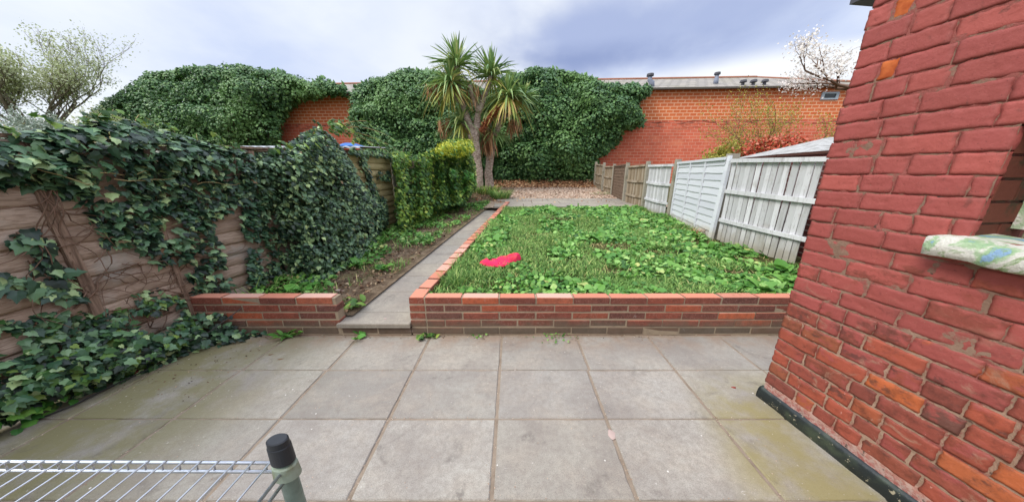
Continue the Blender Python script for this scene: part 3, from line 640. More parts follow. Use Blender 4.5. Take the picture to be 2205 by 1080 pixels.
def house_mortar():
    ss = np.linspace(.002, 3.3, 300); zz = np.linspace(0, 3.2, 300); S, Z = np.meshgrid(ss, zz); S = S - (.030 + .024*np.clip((Z-.7)/.8, 0, 1))*np.clip(1 - S/.3, 0, 1); P = np_hw(S.ravel(), Z.ravel(), np.zeros(S.size))
    D = np.where(P[:, 2] > .75, -.0050, -.0080) + .0042*nzA(P, 30) + .0036*nzA(P, 9, 4); low = P[:, 2] < .135; D[low] = -.002 + .004*nzA(P[low], 20) + .003*nzA(P[low], 60)
    P = np_hw(S.ravel(), Z.ravel(), D); i = np.arange(S.size).reshape(S.shape)
    f = np.stack([i[:-1, :-1], i[1:, :-1], i[1:, 1:], i[:-1, 1:]], -1).reshape(-1, 4)
    sc, zc = S[:-1, :-1].ravel(), Z[:-1, :-1].ravel(); keep = ~((sc > OP[0]-.008) & (sc < OP[1]) & (zc > OP[2]-.01) & (zc < OP[3]))
    np_mesh('mortar', P, f[keep], MAT['painted_mortar'], HOUSE, smooth=True)
    mb = MB()                                                   # body of the wall behind its facing, and the far return
    def blk(s0, s1, z0, z1, d0, d1, m=mb):
        a = [hw(s, z, d) for z in (z0, z1) for s, d in ((s0, d0), (s1, d0), (s1, d1), (s0, d1))]
        m.add(a, [(0, 1, 2, 3), (7, 6, 5, 4), (0, 4, 5, 1), (1, 5, 6, 2), (2, 6, 7, 3), (3, 7, 4, 0)])
    blk(.003, 3.3, 0, OP[2]-.012, -.30, -.032); blk(.003, 3.3, OP[3]+.002, 3.2, -.30, -.032); blk(.003, OP[0]-.010, OP[2]-.012, OP[3]+.002, -.30, -.032); blk(OP[1], 3.3, OP[2]-.012, OP[3]+.002, -.30, -.032)
    mb.build('wall_core', MAT['painted_mortar'], HOUSE)
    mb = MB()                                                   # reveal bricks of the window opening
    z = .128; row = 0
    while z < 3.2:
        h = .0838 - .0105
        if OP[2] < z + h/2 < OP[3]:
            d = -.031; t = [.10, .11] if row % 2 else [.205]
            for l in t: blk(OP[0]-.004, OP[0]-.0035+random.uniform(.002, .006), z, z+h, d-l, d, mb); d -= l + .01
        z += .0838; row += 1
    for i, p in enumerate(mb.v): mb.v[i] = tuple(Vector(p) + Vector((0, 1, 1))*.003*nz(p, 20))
    mb.build('window_reveal', MAT['shaded_reveal_brick'], HOUSE)
    W_ = MB(); blk(OP[0], OP[1], OP[2]+.03, OP[2]+.08, -.24, -.19, W_); blk(OP[0], OP[1], OP[3]-.05, OP[3], -.24, -.19, W_); blk(OP[0], OP[0]+.05, OP[2]+.08, OP[3]-.05, -.24, -.19, W_); blk(OP[1]-.05, OP[1], OP[2]+.08, OP[3]-.05, -.24, -.19, W_)
    wo = W_.build('window_frame', MAT['flaking_paint'], HOUSE)
    G_ = MB(); blk(OP[0]+.05, OP[1]-.05, OP[2]+.08, OP[3]-.05, -.222, -.214, G_); G_.build('pane', MAT['dark_glass'], wo)
    # sill: thick weathered ledge with a rounded broken nose
    ns, npf = 90, 14; P = []
    for i in range(ns):
        s = .395 + (2.0-.395)*i/(ns-1); e = min(1, (s-.395)/.022); e = math.sqrt(max(0, 1-(1-e)**2))
        for j in range(npf):
            a = 2*PI*j/npf; ca, sa = math.cos(a), math.sin(a); sq = lambda v: math.copysign(abs(v)**.28, v)
            d = (-.06 + .140*sq(ca))*1.0 if ca > 0 else -.06 + .10*sq(ca); d = -.06 + (d+.06)*(.35 + .65*e)
            zz = 1.198 + (.043*sq(sa))*max(e, .05) + (.006 if sa > 0 and ca < .2 else 0); q = hw(s, zz, d)
            q = q + Vector((nz(q, 12)*.006, nz(q, 10, 3)*.007, nz(q, 9, 6)*.012 + nz(q, 45, 1)*.004 + nz(q, 24, 2)*.004)); P.append(q)
    f = [(i*npf+j, i*npf+(j+1) % npf, (i+1)*npf+(j+1) % npf, (i+1)*npf+j) for i in range(ns-1) for j in range(npf)]
    mb = MB(); mb.add(P, f + [tuple(range(npf))[::-1], tuple((ns-1)*npf + j for j in range(npf))]); mb.build('window_sill', MAT['flaking_paint'], HOUSE, smooth=True)
    # bitumen plinth strip
    ns = 150; prof = [(-.0, -.03), (.018, -.01), (.021, .03), (.018, .066), (.010, .082), (-.012, .088)]; P = []
    for i in range(ns):
        s = -.045 + 3.3*i/(ns-1)
        for d, z in prof: q = hw(s, z, d); w = Vector((nz(q, 9), 0, nz(q, 7, 3)))*.005 + Vector((nz(q, 33), 0, nz(q, 33, 3)))*.002; P.append(q + w)
    n = len(prof); mb = MB(); mb.add(P, [(i*n+j, i*n+j+1, (i+1)*n+j+1, (i+1)*n+j) for i in range(ns-1) for j in range(n-1)] + [tuple(range(n))[::-1]]); mb.build('plinth', MAT['bitumen'], HOUSE, smooth=True)
    mb = MB(); blk(-.15, -.03, 2.300, 2.335, -.16, .006, mb); mb.build('flashing', MAT['dark_cowl'], HOUSE)
house_mortar()

# ------------------------------------------------------------------ left fence: waney lap boards, mostly under ivy
LF = thing('timber_fence', 'weathered waney board fence under the ivy along the left side', 'fence', (-3.0, 2.5, 0))
def fp(y, z, out=0.0): return Vector((float(fence_x(y)) + out, y, z))
def lap_panel(y0, y1, zb, zt0, zt1, mat, pitch=.122, name='panel', label=None):
    V = []; F = []; n = 0; k = 0
    z = zb
    while z < max(zt0, zt1) - .03:
        ny = max(4, int((y1-y0)/.07)); sec = [(-.012, .155), (.010, .15), (.030, .11), (.042, .06), (.040, .015), (.026, -.004), (.004, .004)]
        o = random.uniform(-.006, .006); sd = random.uniform(0, 50); tl = random.uniform(-.012, .012)
        for i in range(ny+1):
            y = y0 + (y1-y0)*i/ny; top = zt0 + (zt1-zt0)*i/ny
            for q, (a, b) in enumerate(sec):
                wv = .016*nz((0, y*1.6, z*3), 1, sd) + .007*nz((0, y*6, z*3), 1, sd) if q >= 3 else 0
                zz = min(z + b + wv + tl*(i/ny-.5), top - .01); p = fp(y, zz, a + o + .004*nz((0, y*4, zz*9), 1, sd)); V.append(tuple(p))
        m = len(sec); F += [(n+i*m+j, n+i*m+j+1, n+(i+1)*m+j+1, n+(i+1)*m+j) for i in range(ny) for j in range(m-1)]; n += (ny+1)*m
        z += pitch + random.uniform(-.008, .008)
    o = np_mesh(name, V, F, mat, LF, smooth=True)
    if label: o['label'] = label
zt = lambda y: 1.69 + .04*(y-1.7)
lap_panel(-1.2, .42, .05, 1.6, zt(.42), MAT['old_board']); lap_panel(.46, 1.78, .05, zt(.46), zt(1.78), MAT['old_board'])
lap_panel(1.80, 3.17, .06, zt(1.8), zt(3.17), MAT['old_board']); lap_panel(3.22, 4.78, .16, zt(3.2), zt(4.78), MAT['old_board'])
lap_panel(4.83, 6.27, .26, zt(4.83)-.0, zt(6.27)-.02, MAT['tan_board'], .13, label='tan panel of the fence')
lap_panel(6.4, 8.0, .36, 1.9, 1.95, MAT['old_board']); lap_panel(8.05, 9.7, .42, 1.95, 2.0, MAT['old_board'])
for y, w, m in ((.44, .07, 'post_wood'), (1.785, .058, 'post_wood'), (2.275, .034, 'post_wood'), (3.195, .07, 'post_wood'), (4.805, .07, 'post_wood'), (6.33, .11, 'concrete_post'), (8.02, .08, 'post_wood')):
    mb = MB(); n = 14
    for i in range(n):
        z0 = -.02 + (zt(y)-.0)*i/n; z1 = -.02 + (zt(y)-.0)*(i+1)/n
        o0, o1 = .006*nz((y, z0*3, 0)), .006*nz((y, z1*3, 0)); x = float(fence_x(y))
        V = []
        for z, o in ((z0, o0), (z1, o1)): V += [(x-.02, y-w/2+o, z), (x+.06+o, y-w/2+o, z), (x+.06+o, y+w/2+o, z), (x-.02, y+w/2+o, z)]
        mb.add(V, [(0, 1, 5, 4), (1, 2, 6, 5), (2, 3, 7, 6), (3, 0, 4, 7)] + ([(4, 5, 6, 7)] if i == n-1 else []))
    mb.build('post', MAT[m], LF)
mb = MB()
for a, b in zip(np.arange(-1.2, 4.7, .5), np.arange(-.7, 5.2, .5)): mb.bar(fp(a, zt(a)+.012, .012), fp(min(b, 4.8), zt(min(b, 4.8))+.012, .012), .07, .022)
mb.build('cap_rail', MAT['post_wood'], LF)

# ------------------------------------------------------------------ right fence
RF = thing('timber_fence', 'long fence of white and bare timber panels along the right of the lawn', 'fence', (3.8, 7, .4))
def vboards(a, b, za, zb, ta, tb, mat, pitch, name='panel', label=None, gap_at=None, lean=0.0):
    """vertical overlapping boards from a to b (x, y), bottom z za->zb, top ta->tb, with three rails"""
    a, b = Vector((*a, 0)), Vector((*b, 0)); d = (b-a); L = d.length; d.normalize(); nrm = Vector((-d.y, d.x, 0))
    if nrm.x > 0: nrm = -nrm
    mb = MB(); s = 0.0; i = 0
    while s < L - .01:
        w = pitch*random.uniform(.85, 1.2); t = (s + w/2)/L
        if gap_at and any(abs(s-g) < pitch*.7 for g in gap_at): s += w; i += 1; continue
        z0 = za + (zb-za)*t + random.uniform(-.02, .01); z1 = ta + (tb-ta)*t + random.uniform(-.022, .004); ln = lean + random.uniform(-.014, .014)
        pts = []; m = 7
        for q in range(m+1):
            f = q/m; z = z0 + (z1-z0)*f; c = a + d*(s + w/2 + ln*f + .004*nz((s*9, f*3, za), 1)); off = .004*nz((s*7, f*2.2, 3))
            rl = .004*(i % 2)
            for ss, oo in ((-w/2+.002, .008+rl), (w/2-.003, .003+rl), (w/2-.003, -.006), (-w/2+.002, -.004)): pts.append(c + d*ss + nrm*(oo+off) + Vector((0, 0, z)))
        mb.add(pts, [(4*q+j, 4*q+(j+1) % 4, 4*q+4+(j+1) % 4, 4*q+4+j) for q in range(m) for j in range(4)] + [(3, 2, 1, 0), (4*m, 4*m+1, 4*m+2, 4*m+3)])
        s += w*1.0 + random.uniform(.005, .013); i += 1
    p = mb.build(name, MAT[mat], RF)
    if label: p['label'] = label
    for f0, w, t in ((1.0, .055, .05), (.63, .06, .035), (.27, .055, .032)):
        rb = MB(); n = 6
        for q in range(n):
            u0, u1 = q/n, (q+1)/n
            P = [a + d*(L*u) + nrm*.03 + Vector((0, 0, (za+(zb-za)*u)*(1-f0) + (ta+(tb-ta)*u)*f0 - (.015 if f0 == 1 else 0) - .018*math.sin(PI*u)*(f0 != 1))) for u in (u0, u1)]
            rb.bar(P[0], P[1], t, w)
        rb.build('rail', MAT[mat], p)
    return p
def post(x, y, z0, z1, w, dpt, mat, lean=(0, 0), label=None):
    mb = MB(); n = 6
    for q in range(n):
        V = []
        for f in (q/n, (q+1)/n):
            z = z0 + (z1-z0)*f; c = (x + lean[0]*f, y + lean[1]*f); e = 0 if f < .99 else .008
            V += [(c[0]-w/2+e, c[1]-dpt/2+e, z), (c[0]+w/2-e, c[1]-dpt/2+e, z), (c[0]+w/2-e, c[1]+dpt/2-e, z), (c[0]-w/2+e, c[1]+dpt/2-e, z)]
        mb.add(V, [(0, 1, 5, 4), (1, 2, 6, 5), (2, 3, 7, 6), (3, 0, 4, 7)] + ([(4, 5, 6, 7)] if q == n-1 else []))
    o = mb.build('post', MAT[mat], RF)
    if label: o['label'] = label
vboards((3.50, 4.52), (3.86, 2.2), .40, .33, 1.70, 1.63, 'white_board', .068, label='near white panel of vertical boards with a gap', gap_at=[1.20])
post(3.585, 4.66, .30, 1.80, .16, .12, 'concrete_post')
post(3.425, 4.575, .36, 1.765, .05, .075, 'white_lap', (.05, -.0), label='white leaning edge post')
post(3.85, 6.62, .38, 1.815, .12, .10, 'concrete_post'); post(3.84, 8.02, .42, 1.83, .11, .10, 'concrete_post'); post(3.755, 9.22, .48, 1.845, .11, .10, 'concrete_post')
post(3.98, 11.05, .55, 1.865, .10, .10, 'concrete_post'); post(3.97, 12.25, .62, 1.965, .10, .10, 'concrete_post'); post(3.99, 13.5, .75, 2.05, .10, .10, 'concrete_post')
vboards((3.84, 7.92), (3.83, 6.70), .49, .45, 1.72, 1.70, 'white_board', .075, label='white panel of thin vertical boards', gap_at=[1.12])
vboards((3.76, 9.12), (3.83, 8.10), .55, .50, 1.72, 1.74, 'bare_board', .08, label='bare grey panel of vertical boards')
vboards((3.985, 12.15), (3.985, 11.12), .72, .66, 1.80, 1.78, 'bare_board', .09, label='leaning bare panel of vertical boards'); vboards((3.99, 13.42), (3.98, 12.32), .82, .74, 1.93, 1.87, 'bare_board', .09, label='farthest bare panel of vertical boards')
def lap_right(a, b, za, zb, ta, tb, mat, nb, battens, label):
    a, b = Vector((*a, 0)), Vector((*b, 0)); d = b - a; nrm = Vector((-d.y, d.x, 0)).normalized()
    if nrm.x > 0: nrm = -nrm
    V = []; F = []; n = 0
    for k in range(nb):
        sec = [(-.004, 1.12), (.004, 1.1), (.012, .6), (.019, .06), (.019, .0), (.004, .0)]; sd = k*3.7
        for i in range(17):
            u = i/16; c = a + d*u; z0 = za+(zb-za)*u; z1 = ta+(tb-ta)*u; h = (z1-z0)/nb
            for q, (o, f) in enumerate(sec):
                w = .010*nz((u*4, k*.9, 0), 1, sd) + .006*nz((u*14, k*.9, 0), 1, sd) if q in (3, 4, 5) else 0
                V.append(c + nrm*(o+.003*nz((u*5, k, 2))) + Vector((0, 0, min(z0 + h*(k+f) + w, z1 - .005))))
        m = len(sec); F += [(n+i*m+j, n+i*m+j+1, n+(i+1)*m+j+1, n+(i+1)*m+j) for i in range(16) for j in range(m-1)]; n += 17*m
    p = np_mesh('panel', V, F, MAT[mat], RF); p['label'] = label
    for u, w in battens:
        rb = MB(); c = a + d*u + nrm*.028; rb.bar(c + Vector((0, 0, za+(zb-za)*u)), c + Vector((0, 0, ta+(tb-ta)*u)), w, .02, up=nrm); rb.build('batten', MAT[mat], p)
    rb = MB(); rb.bar(a + nrm*.03 + Vector((0, 0, ta-.02)), b + nrm*.03 + Vector((0, 0, tb-.02)), .03, .045); rb.build('rail', MAT[mat], p)
lap_right((3.83, 6.54), (3.47, 4.62), .46, .40, 1.745, 1.745, 'white_lap', 11, ((.03, .05), (.36, .04), (.68, .04)), 'white panel of horizontal lapped boards')
lap_right((3.97, 10.98), (3.80, 9.30), .62, .54, 1.80, 1.80, 'brown_board', 12, ((.04, .05),), 'dark brown horizontal lapped panel')

# ------------------------------------------------------------------ ivy on the left fence
CAM = np.array((0, 0, 1.48))
def ground_at(x, y): return np.where(y < 2.29, 0.0, bed_z(np.maximum(y, 2.29)))
def ivy_cover(poly, holes, dens, bulge, dens_fn=None):
    """points and outward directions over a patch of the fence (y, z outline), standing off by bulge(y, z)"""
    P = np.array(poly); (a0, b0), (a1, b1) = P.min(0), P.max(0); n = int((a1-a0)*(b1-b0)*dens)
    y = rng.uniform(a0, a1, n); z = rng.uniform(b0, b1, n); k = inpoly(y, z, poly)
    wob = .06*nzA(np.stack([y, z, y*0], 1), 6)
    for h in holes: k &= ~inpoly(y + wob, z + wob, h)
    y, z = y[k], z[k]; ed = edgedist(y, z, poly); b = bulge(y, z) * np.clip(ed/.12, .25, 1)
    if dens_fn is not None:
        kk = rng.random(len(y)) < dens_fn(y, z, ed); y, z, b = y[kk], z[kk], b[kk]
    b = b * rng.uniform(.35, 1.0, len(y)) + .03
    Q = np.stack([fence_x(y), y, z], 1); ray = Q - CAM
    t = 1 - b/np.maximum(np.abs(ray[:, 0]), .3)                  # stand the leaf off the boards
    g = ground_at(Q[:, 0], Q[:, 1]) + .02
    R = CAM + ray*t[:, None]
    low = R[:, 2] < g; t2 = np.where(low, np.minimum(t, (g - CAM[2])/np.minimum(ray[:, 2], -1e-3)), t)
    R = CAM + ray*np.clip(t2, .55, 1)[:, None]
    return R
def ivy_leaves(name, R, mat, parent, size, up=.45, out=(1, -.12, 0), jit=.55, sx=1.0):
    n = len(R); nr = unit(np.array(out)[None] + up*np.array((0, 0, 1))[None] + jit*rng.normal(0, 1, (n, 3))*.6)
    tip = np.array((.25, -.1, -1.0))[None] + .55*rng.normal(0, 1, (n, 3))
    s = size * rng.uniform(.55, 1.25, n)
    V, F = scatter(IVY[0], IVY[1], R, nr, tip, np.stack([s*sx, s, s], 1)); return np_mesh(name, V, F, mat, parent, smooth=False)
def stems(name, paths, mat, parent, r=.006):
    mb = MB()
    for p in paths: mb.tube(p, [r*(1 - .7*i/len(p)) for i in range(len(p))], 5, False)
    return mb.build(name, mat, parent, smooth=True)
def wander(p, d, n, step, jit, out=.05, clampx=True):
    p = Vector(p); d = Vector(d).normalized(); P = [p.copy()]
    for i in range(n):
        d = (d + Vector((0, random.gauss(0, jit), random.gauss(0, jit)))).normalized(); p = p + d*step
        if clampx: p.x = float(fence_x(p.y)) + out + .02*math.sin(i*1.3 + p.y*7)
        P.append(p.copy())
    return P
top = [(1.55, 1.66), (1.75, 1.69), (1.85, 1.73), (1.99, 1.78), (2.18, 1.88), (2.4, 1.88), (2.68, 1.79), (2.97, 1.73), (3.30, 1.73), (3.35, 1.2), (3.30, .2), (3.01, .22), (2.68, .2), (2.4, .34), (2.27, .6), (2.19, .78), (2.01, .89), (1.96, 1.0), (1.97, 1.27), (1.85, 1.38), (1.73, 1.4), (1.6, 1.45)]
bare1 = [(2.69, 1.06), (2.97, 1.09), (2.93, .65), (2.85, .18), (2.67, .21), (2.68, .62)]
bare0 = [(2.24, .72), (2.36, .78), (2.40, .5), (2.32, .34), (2.22, .42)]
IA = thing('ivy', 'dark large leaved ivy hanging over the top of the near left fence boards', 'ivy', (-2.95, 2.2, 0))
def b_top(y, z): return .07 + .13*np.clip((z-1.25)/.5, 0, 1)
def thin_low(y, z, ed): return np.where(z < .95, .7, 1.0)
gaps = lambda y, z, ed: thin_low(y, z, ed) * np.where(nzA(np.stack([y*4, z*5, y*0], 1)) > .22, .18, 1)
Rv = ivy_cover(top, [bare1, bare0], 2350, b_top, gaps); ivy_leaves('leaves', Rv, MAT['ivy_leaf'], IA, .064, up=.8, jit=.95)
Rv = ivy_cover([(1.6, 1.60), (1.75, 1.70), (2.18, 1.90), (2.4, 1.90), (2.97, 1.75), (3.25, 1.72), (2.9, 1.55), (2.2, 1.62)], [], 800, lambda y, z: .17 + 0*y); ivy_leaves('leaves', Rv, MAT['ivy_leaf'], IA, .076, up=2.0, jit=.8)
Rv = ivy_cover([(1.9, 1.72), (2.2, 1.90), (2.45, 1.91), (2.9, 1.78), (3.2, 1.74), (2.9, 1.68), (2.3, 1.78)], [], 420, lambda y, z: .13 + 0*y); ivy_leaves('young_leaves', Rv, MAT['ivy_leaf_fresh'], IA, .05, up=1.0)
Rv = ivy_cover([(-.6, 1.62), (.4, 1.7), (1.56, 1.68), (1.56, 1.42), (1.0, 1.15), (.3, 1.3), (-.6, 1.2)], [], 1500, b_top); ivy_leaves('leaves', Rv, MAT['ivy_leaf'], IA, .066, up=.9, jit=.9)
Rv = ivy_cover(top, [bare1, bare0], 45, b_top, gaps); ivy_leaves('dead_leaves', Rv, MAT['litter'], IA, .05, up=.6, jit=1.0)
def sprigs(T, tops, out, mat='ivy_leaf_fresh', h=.12, size=.055):
    ps = []; L = []
    for y, z in tops:
        p = fp(y, z, out); P = [p.copy()]; d = Vector((random.uniform(-.3, .4), random.uniform(-.7, .7), 1.0))
        for i in range(5): d.z -= .16; p = p + d*(h/4); P.append(p.copy()); L += [p + Vector((random.gauss(0, .012), random.gauss(0, .012), 0)) for _ in range(2)]
        ps.append(P)
    for P in ps: stems('shoot', [P], MAT['cane'], T, .003)
    ivy_leaves('young_leaves', np.array(L), MAT[mat], T, size, up=1.0, jit=.9)
sprigs(IA, [(1.62, 1.66), (1.8, 1.70), (1.95, 1.78), (2.05, 1.82), (2.12, 1.86), (2.2, 1.88), (2.32, 1.88), (2.45, 1.86), (2.55, 1.83), (2.7, 1.78), (2.88, 1.76), (2.90, 1.80), (3.05, 1.74)], .08, h=.10, size=.042)
ps = []
for k in range(20):
    y0 = random.uniform(1.60, 2.0); ps.append(wander(fp(y0, random.uniform(.75, 1.35), .06), (0, random.uniform(-.7, .7), random.uniform(-1, .4)), random.randint(5, 12), .045, .42, .055))
for k in range(6): ps.append(wander(fp(1.79 + random.uniform(-.04, .05), 1.38, .07), (0, .04, -1), 19, .055, .22, .078))
for k in range(14): ps.append(wander(fp(random.uniform(2.1, 2.7), random.uniform(.4, .9), .06), (0, random.uniform(-.7, .7), random.uniform(-1, .4)), random.randint(5, 10), .045, .42, .055))
stems('stem', ps, MAT['twig'], IA, .0042)
ps = []
for k in range(4): ps.append(wander(fp(random.uniform(1.9, 2.6), random.uniform(1.35, 1.6), .15), (0, random.uniform(-.5, .9), random.uniform(-.5, .3)), 7, .05, .3, .17))
stems('stem', ps, MAT['cane'], IA, .0035)
# creeping ivy at the foot of the fence
low = [(1.30, .66), (1.49, .64), (1.58, .62), (1.65, .60), (1.79, .52), (1.9, .50), (2.07, .58), (2.26, .47), (2.31, .14), (2.35, -.03), (2.25, -.1), (2.01, -.12), (1.64, -.05), (1.39, .01), (1.15, .05), (1.1, .5)]
bareb = [(1.44, .58), (1.50, .52), (1.49, .40), (1.43, .35), (1.38, .36), (1.36, .5)]; bare_c = [(1.93, .42), (2.2, .36), (2.22, .2), (2.0, .17)]
IB = thing('ivy', 'creeping ivy with fresh green shoots at the foot of the fence beside the patio', 'ivy', (-2.9, 1.8, 0))
b_low = lambda y, z: .05 + .28*np.clip((.42-z)/.42, 0, 1)
Rv = ivy_cover(low, [bareb, bare_c], 2300, b_low, lambda y, z, ed: np.where((z > .3) & (y > 1.85), .55, .95)); m = rng.random(len(Rv)) < .75
ivy_leaves('leaves', Rv[m], MAT['ivy_leaf'], IB, .058, up=.9, jit=.9); ivy_leaves('young_leaves', Rv[~m], MAT['climber_dark'], IB, .056, up=.9)
def on_ground(poly, dens, zf, h=.06):
    P = np.array(poly); (a0, b0), (a1, b1) = P.min(0), P.max(0); n = int((a1-a0)*(b1-b0)*dens); x = rng.uniform(a0, a1, n); y = rng.uniform(b0, b1, n); k = inpoly(x, y, poly); x, y = x[k], y[k]
    return np.stack([x, y, zf(x, y) + rng.uniform(.01, h, len(x))], 1)
Rv = on_ground([(-2.98, 1.72), (-2.82, 1.86), (-2.70, 2.02), (-2.50, 2.17), (-2.32, 2.25), (-2.45, 2.29), (-3.0, 2.29)], 700, lambda x, y: 0*x, .10); ivy_leaves('leaves', Rv, MAT['ivy_leaf'], IB, .060, up=1.6, jit=.8)
Rv = on_ground([(-3.05, 2.19), (-2.60, 2.22), (-2.62, 2.285), (-3.05, 2.285)], 2300, lambda x, y: 0*x, .26); ivy_leaves('leaves', Rv, MAT['ivy_leaf'], IB, .06, up=.8, out=(.5, -.8, 0))
Rv = on_ground([(-3.1, .9), (-2.93, 1.2), (-2.92, 1.5), (-2.97, 1.7), (-3.1, 1.7)], 1300, lambda x, y: 0*x, .3); ivy_leaves('leaves', Rv, MAT['bright_leaf'], IB, .066, up=1.2)
stems('stem', [wander(fp(random.uniform(1.5, 2.2), random.uniform(.05, .6), .05), (0, 1, random.uniform(-.6, .6)), 10, .05, .35, .06) for k in range(14)], MAT['twig'], IB, .006)
# the two strands on the bare boards
IC = thing('ivy', 'thin strand of ivy trailing down the bare near boards left of the brown post', 'ivy', (-3.0, 1.65, .7))
def strand(pts, n, w, b=.04):
    pts = np.array(pts); seg = rng.uniform(0, len(pts)-1.001, n); i = seg.astype(int); f = (seg - i)[:, None]; q = pts[i]*(1-f) + pts[i+1]*f + rng.normal(0, w, (n, 2))
    return np.stack([fence_x(q[:, 0]) + b + rng.uniform(0, .05, n), q[:, 0], q[:, 1]], 1)
ivy_leaves('leaves', np.concatenate([strand([(1.63, 1.14), (1.67, 1.04), (1.675, .85), (1.69, .68)], 75, .022), strand([(1.48, .88), (1.53, .86), (1.6, .77), (1.70, .70)], 55, .02)]), MAT['ivy_leaf'], IC, .075)
stems('stem', [[fp(y, z, .05) for y, z in ((1.63, 1.14), (1.67, 1.04), (1.675, .85), (1.69, .62))], [fp(y, z, .05) for y, z in ((1.5, .87), (1.55, .84), (1.6, .77), (1.7, .66))]], MAT['twig'], IC)
# the big mound farther along
mound = [(3.25, 1.72), (3.6, 1.75), (3.94, 1.96), (4.15, 2.10), (4.31, 2.16), (4.55, 2.10), (4.70, 2.0), (4.85, 1.86), (4.97, 1.72), (5.12, 1.45), (5.35, 1.2), (5.62, 1.02), (5.95, .98), (6.0, .8), (5.93, .45), (5.81, .36), (5.4, .17), (4.91, .03), (3.93, -.06), (3.55, .02), (3.2, .22), (3.15, 1.0)]
bare2 = [(3.28, 1.10), (3.43, .94), (3.36, .45), (3.38, .21), (3.14, .25), (3.16, .7)]
ID = thing('ivy', 'tall mound of small dark ivy swallowing the fence behind the short brick wall', 'ivy', (-2.75, 4.2, .2))
def b_mound(y, z): return (.10 + .30*np.clip((y-3.35)/.5, 0, 1)*np.clip((6.2-y)/1.5, .3, 1)) * (1 + .35*np.clip((1-z), 0, 1))
Rv = ivy_cover(mound, [bare2], 2900, b_mound, lambda y, z, ed: np.where(nzA(np.stack([y*3, z*4, y*0], 1), 1, 5) > .30, .3, 1)); ivy_leaves('leaves', Rv, MAT['ivy_leaf_dark'], ID, .056, up=.8, jit=.95)
Rv = ivy_cover(mound, [bare2], 260, lambda y, z: b_mound(y, z)*.3); ivy_leaves('leaves', Rv, MAT['ivy_leaf_dark'], ID, .12, up=.2)
Rv = ivy_cover([(3.4, 1.74), (3.94, 1.97), (4.31, 2.17), (4.6, 2.08), (4.4, 1.8), (3.9, 1.6)], [], 230, lambda y, z: .4 + 0*y); ivy_leaves('young_leaves', Rv, MAT['ivy_leaf_fresh'], ID, .07, up=.9)
ps = []
tp = fp(4.31, 2.12, .25)
for k, (dy, dz, ln) in enumerate(((.55, .22, 9), (.9, .03, 9), (.35, .35, 6), (-.5, .12, 7), (.9, -.12, 7))):
    p = tp.copy(); P = [p.copy()]
    for i in range(ln): p = p + Vector((.06, dy*.14, dz*.13 - .008*i)); P.append(p.copy())
    ps.append(P)
for P in ps: stems('shoot', [P], MAT['cane'], ID, .008)
Rv = ivy_cover(mound, [bare2], 32, b_mound); ivy_leaves('dead_leaves', Rv, MAT['litter'], ID, .045, up=.6, jit=1.0)
sprigs(ID, [(3.5, 1.76), (3.8, 1.88), (3.95, 1.98), (4.1, 2.08), (4.22, 2.14), (4.38, 2.16), (4.5, 2.12), (4.62, 2.05), (4.75, 1.95)], .25, h=.16, size=.06)
sh = np.array([p for P in ps for p in P for _ in range(3)]) + rng.normal(0, .03, (sum(len(P) for P in ps)*3, 3)); ivy_leaves('young_leaves', sh, MAT['ivy_leaf_fresh'], ID, .085, up=1.2)
# strand on the tan panel
IE = thing('ivy', 'narrow strand of ivy hanging down the tan fence panel', 'ivy', (-2.75, 5.4, .4))
ivy_leaves('leaves', np.concatenate([strand([(5.20, 1.83), (5.28, 1.55), (5.38, 1.25), (5.5, 1.0), (5.75, .85)], 260, .055, .06), strand([(4.9, 1.86), (5.4, 1.86), (6.2, 1.9)], 170, .03, .06), strand([(5.65, 1.45), (5.95, 1.4), (6.1, 1.5)], 70, .04, .06)]), MAT['ivy_leaf_dark'], IE, .075)
stems('stem', [[fp(y, z, .05) for y, z in ((5.2, 1.85), (5.28, 1.55), (5.38, 1.25), (5.5, 1.0), (5.7, .5))]], MAT['twig'], IE)

# ------------------------------------------------------------------ climbing hedge on the far part of the left fence
def hedge_cover(name, lab, cat, poly, dens, size, mats, bul, loc, base=None):
    T = thing(name, lab, cat, loc); R = ivy_cover(poly, [], dens, bul)
    sel = nzA(R, 1.6, 3) + rng.normal(0, .25, len(R)); z = R[:, 2]
    for i, m in enumerate(mats):
        q = [sel < .02, sel >= .02][i] if len(mats) == 2 else np.ones(len(R), bool)
        ivy_leaves('foliage', R[q], MAT[m], T, size, up=.75, jit=.8, sx=1.2)
    return T
fh = [(6.26, 1.9), (6.55, 2.04), (7.43, 1.98), (8.38, 2.25), (8.96, 2.40), (10.6, 2.4), (11.2, 1.9), (11.2, 1.03), (10.05, .41), (8.67, .41), (7.15, .20), (6.3, .12), (6.30, .82), (6.45, 1.4)]
bh = lambda y, z: .18 + .22*np.clip((1.6-z), 0, 1) + .12*np.sin(y*3.1)**2
H1 = hedge_cover('climber', 'leafy mixed green climber covering the far end of the left fence beside the path', 'hedge', fh, 1000, .078, ['climber_leaf', 'climber_dark'], bh, (-2.3, 8, .4))
stems('stem', [wander(fp(random.uniform(6.6, 9), random.uniform(1.2, 1.8), .3), (0, random.uniform(-.6, .6), -1), 12, .08, .3, .36) for k in range(14)], MAT['twig'], H1, .008)
gold = [(8.01, 2.10), (8.4, 2.30), (8.96, 2.50), (9.9, 2.66), (10.9, 2.72), (11.2, 2.4), (10.4, 2.1), (9.66, 1.95), (8.5, 2.0)]
hedge_cover('golden_shrub', 'golden yellow shrub topping the hedge just left of the palm trunks', 'shrub', gold, 1000, .085, ['golden_leaf', 'climber_leaf'], lambda y, z: .45 + 0*y, (-2.0, 9.5, .5))
grn = [(8.28, 1.45), (8.8, 1.68), (9.48, 1.80), (10.5, 1.72), (11.03, 1.55), (11.2, 1.03), (10, .8), (8.73, .85)]
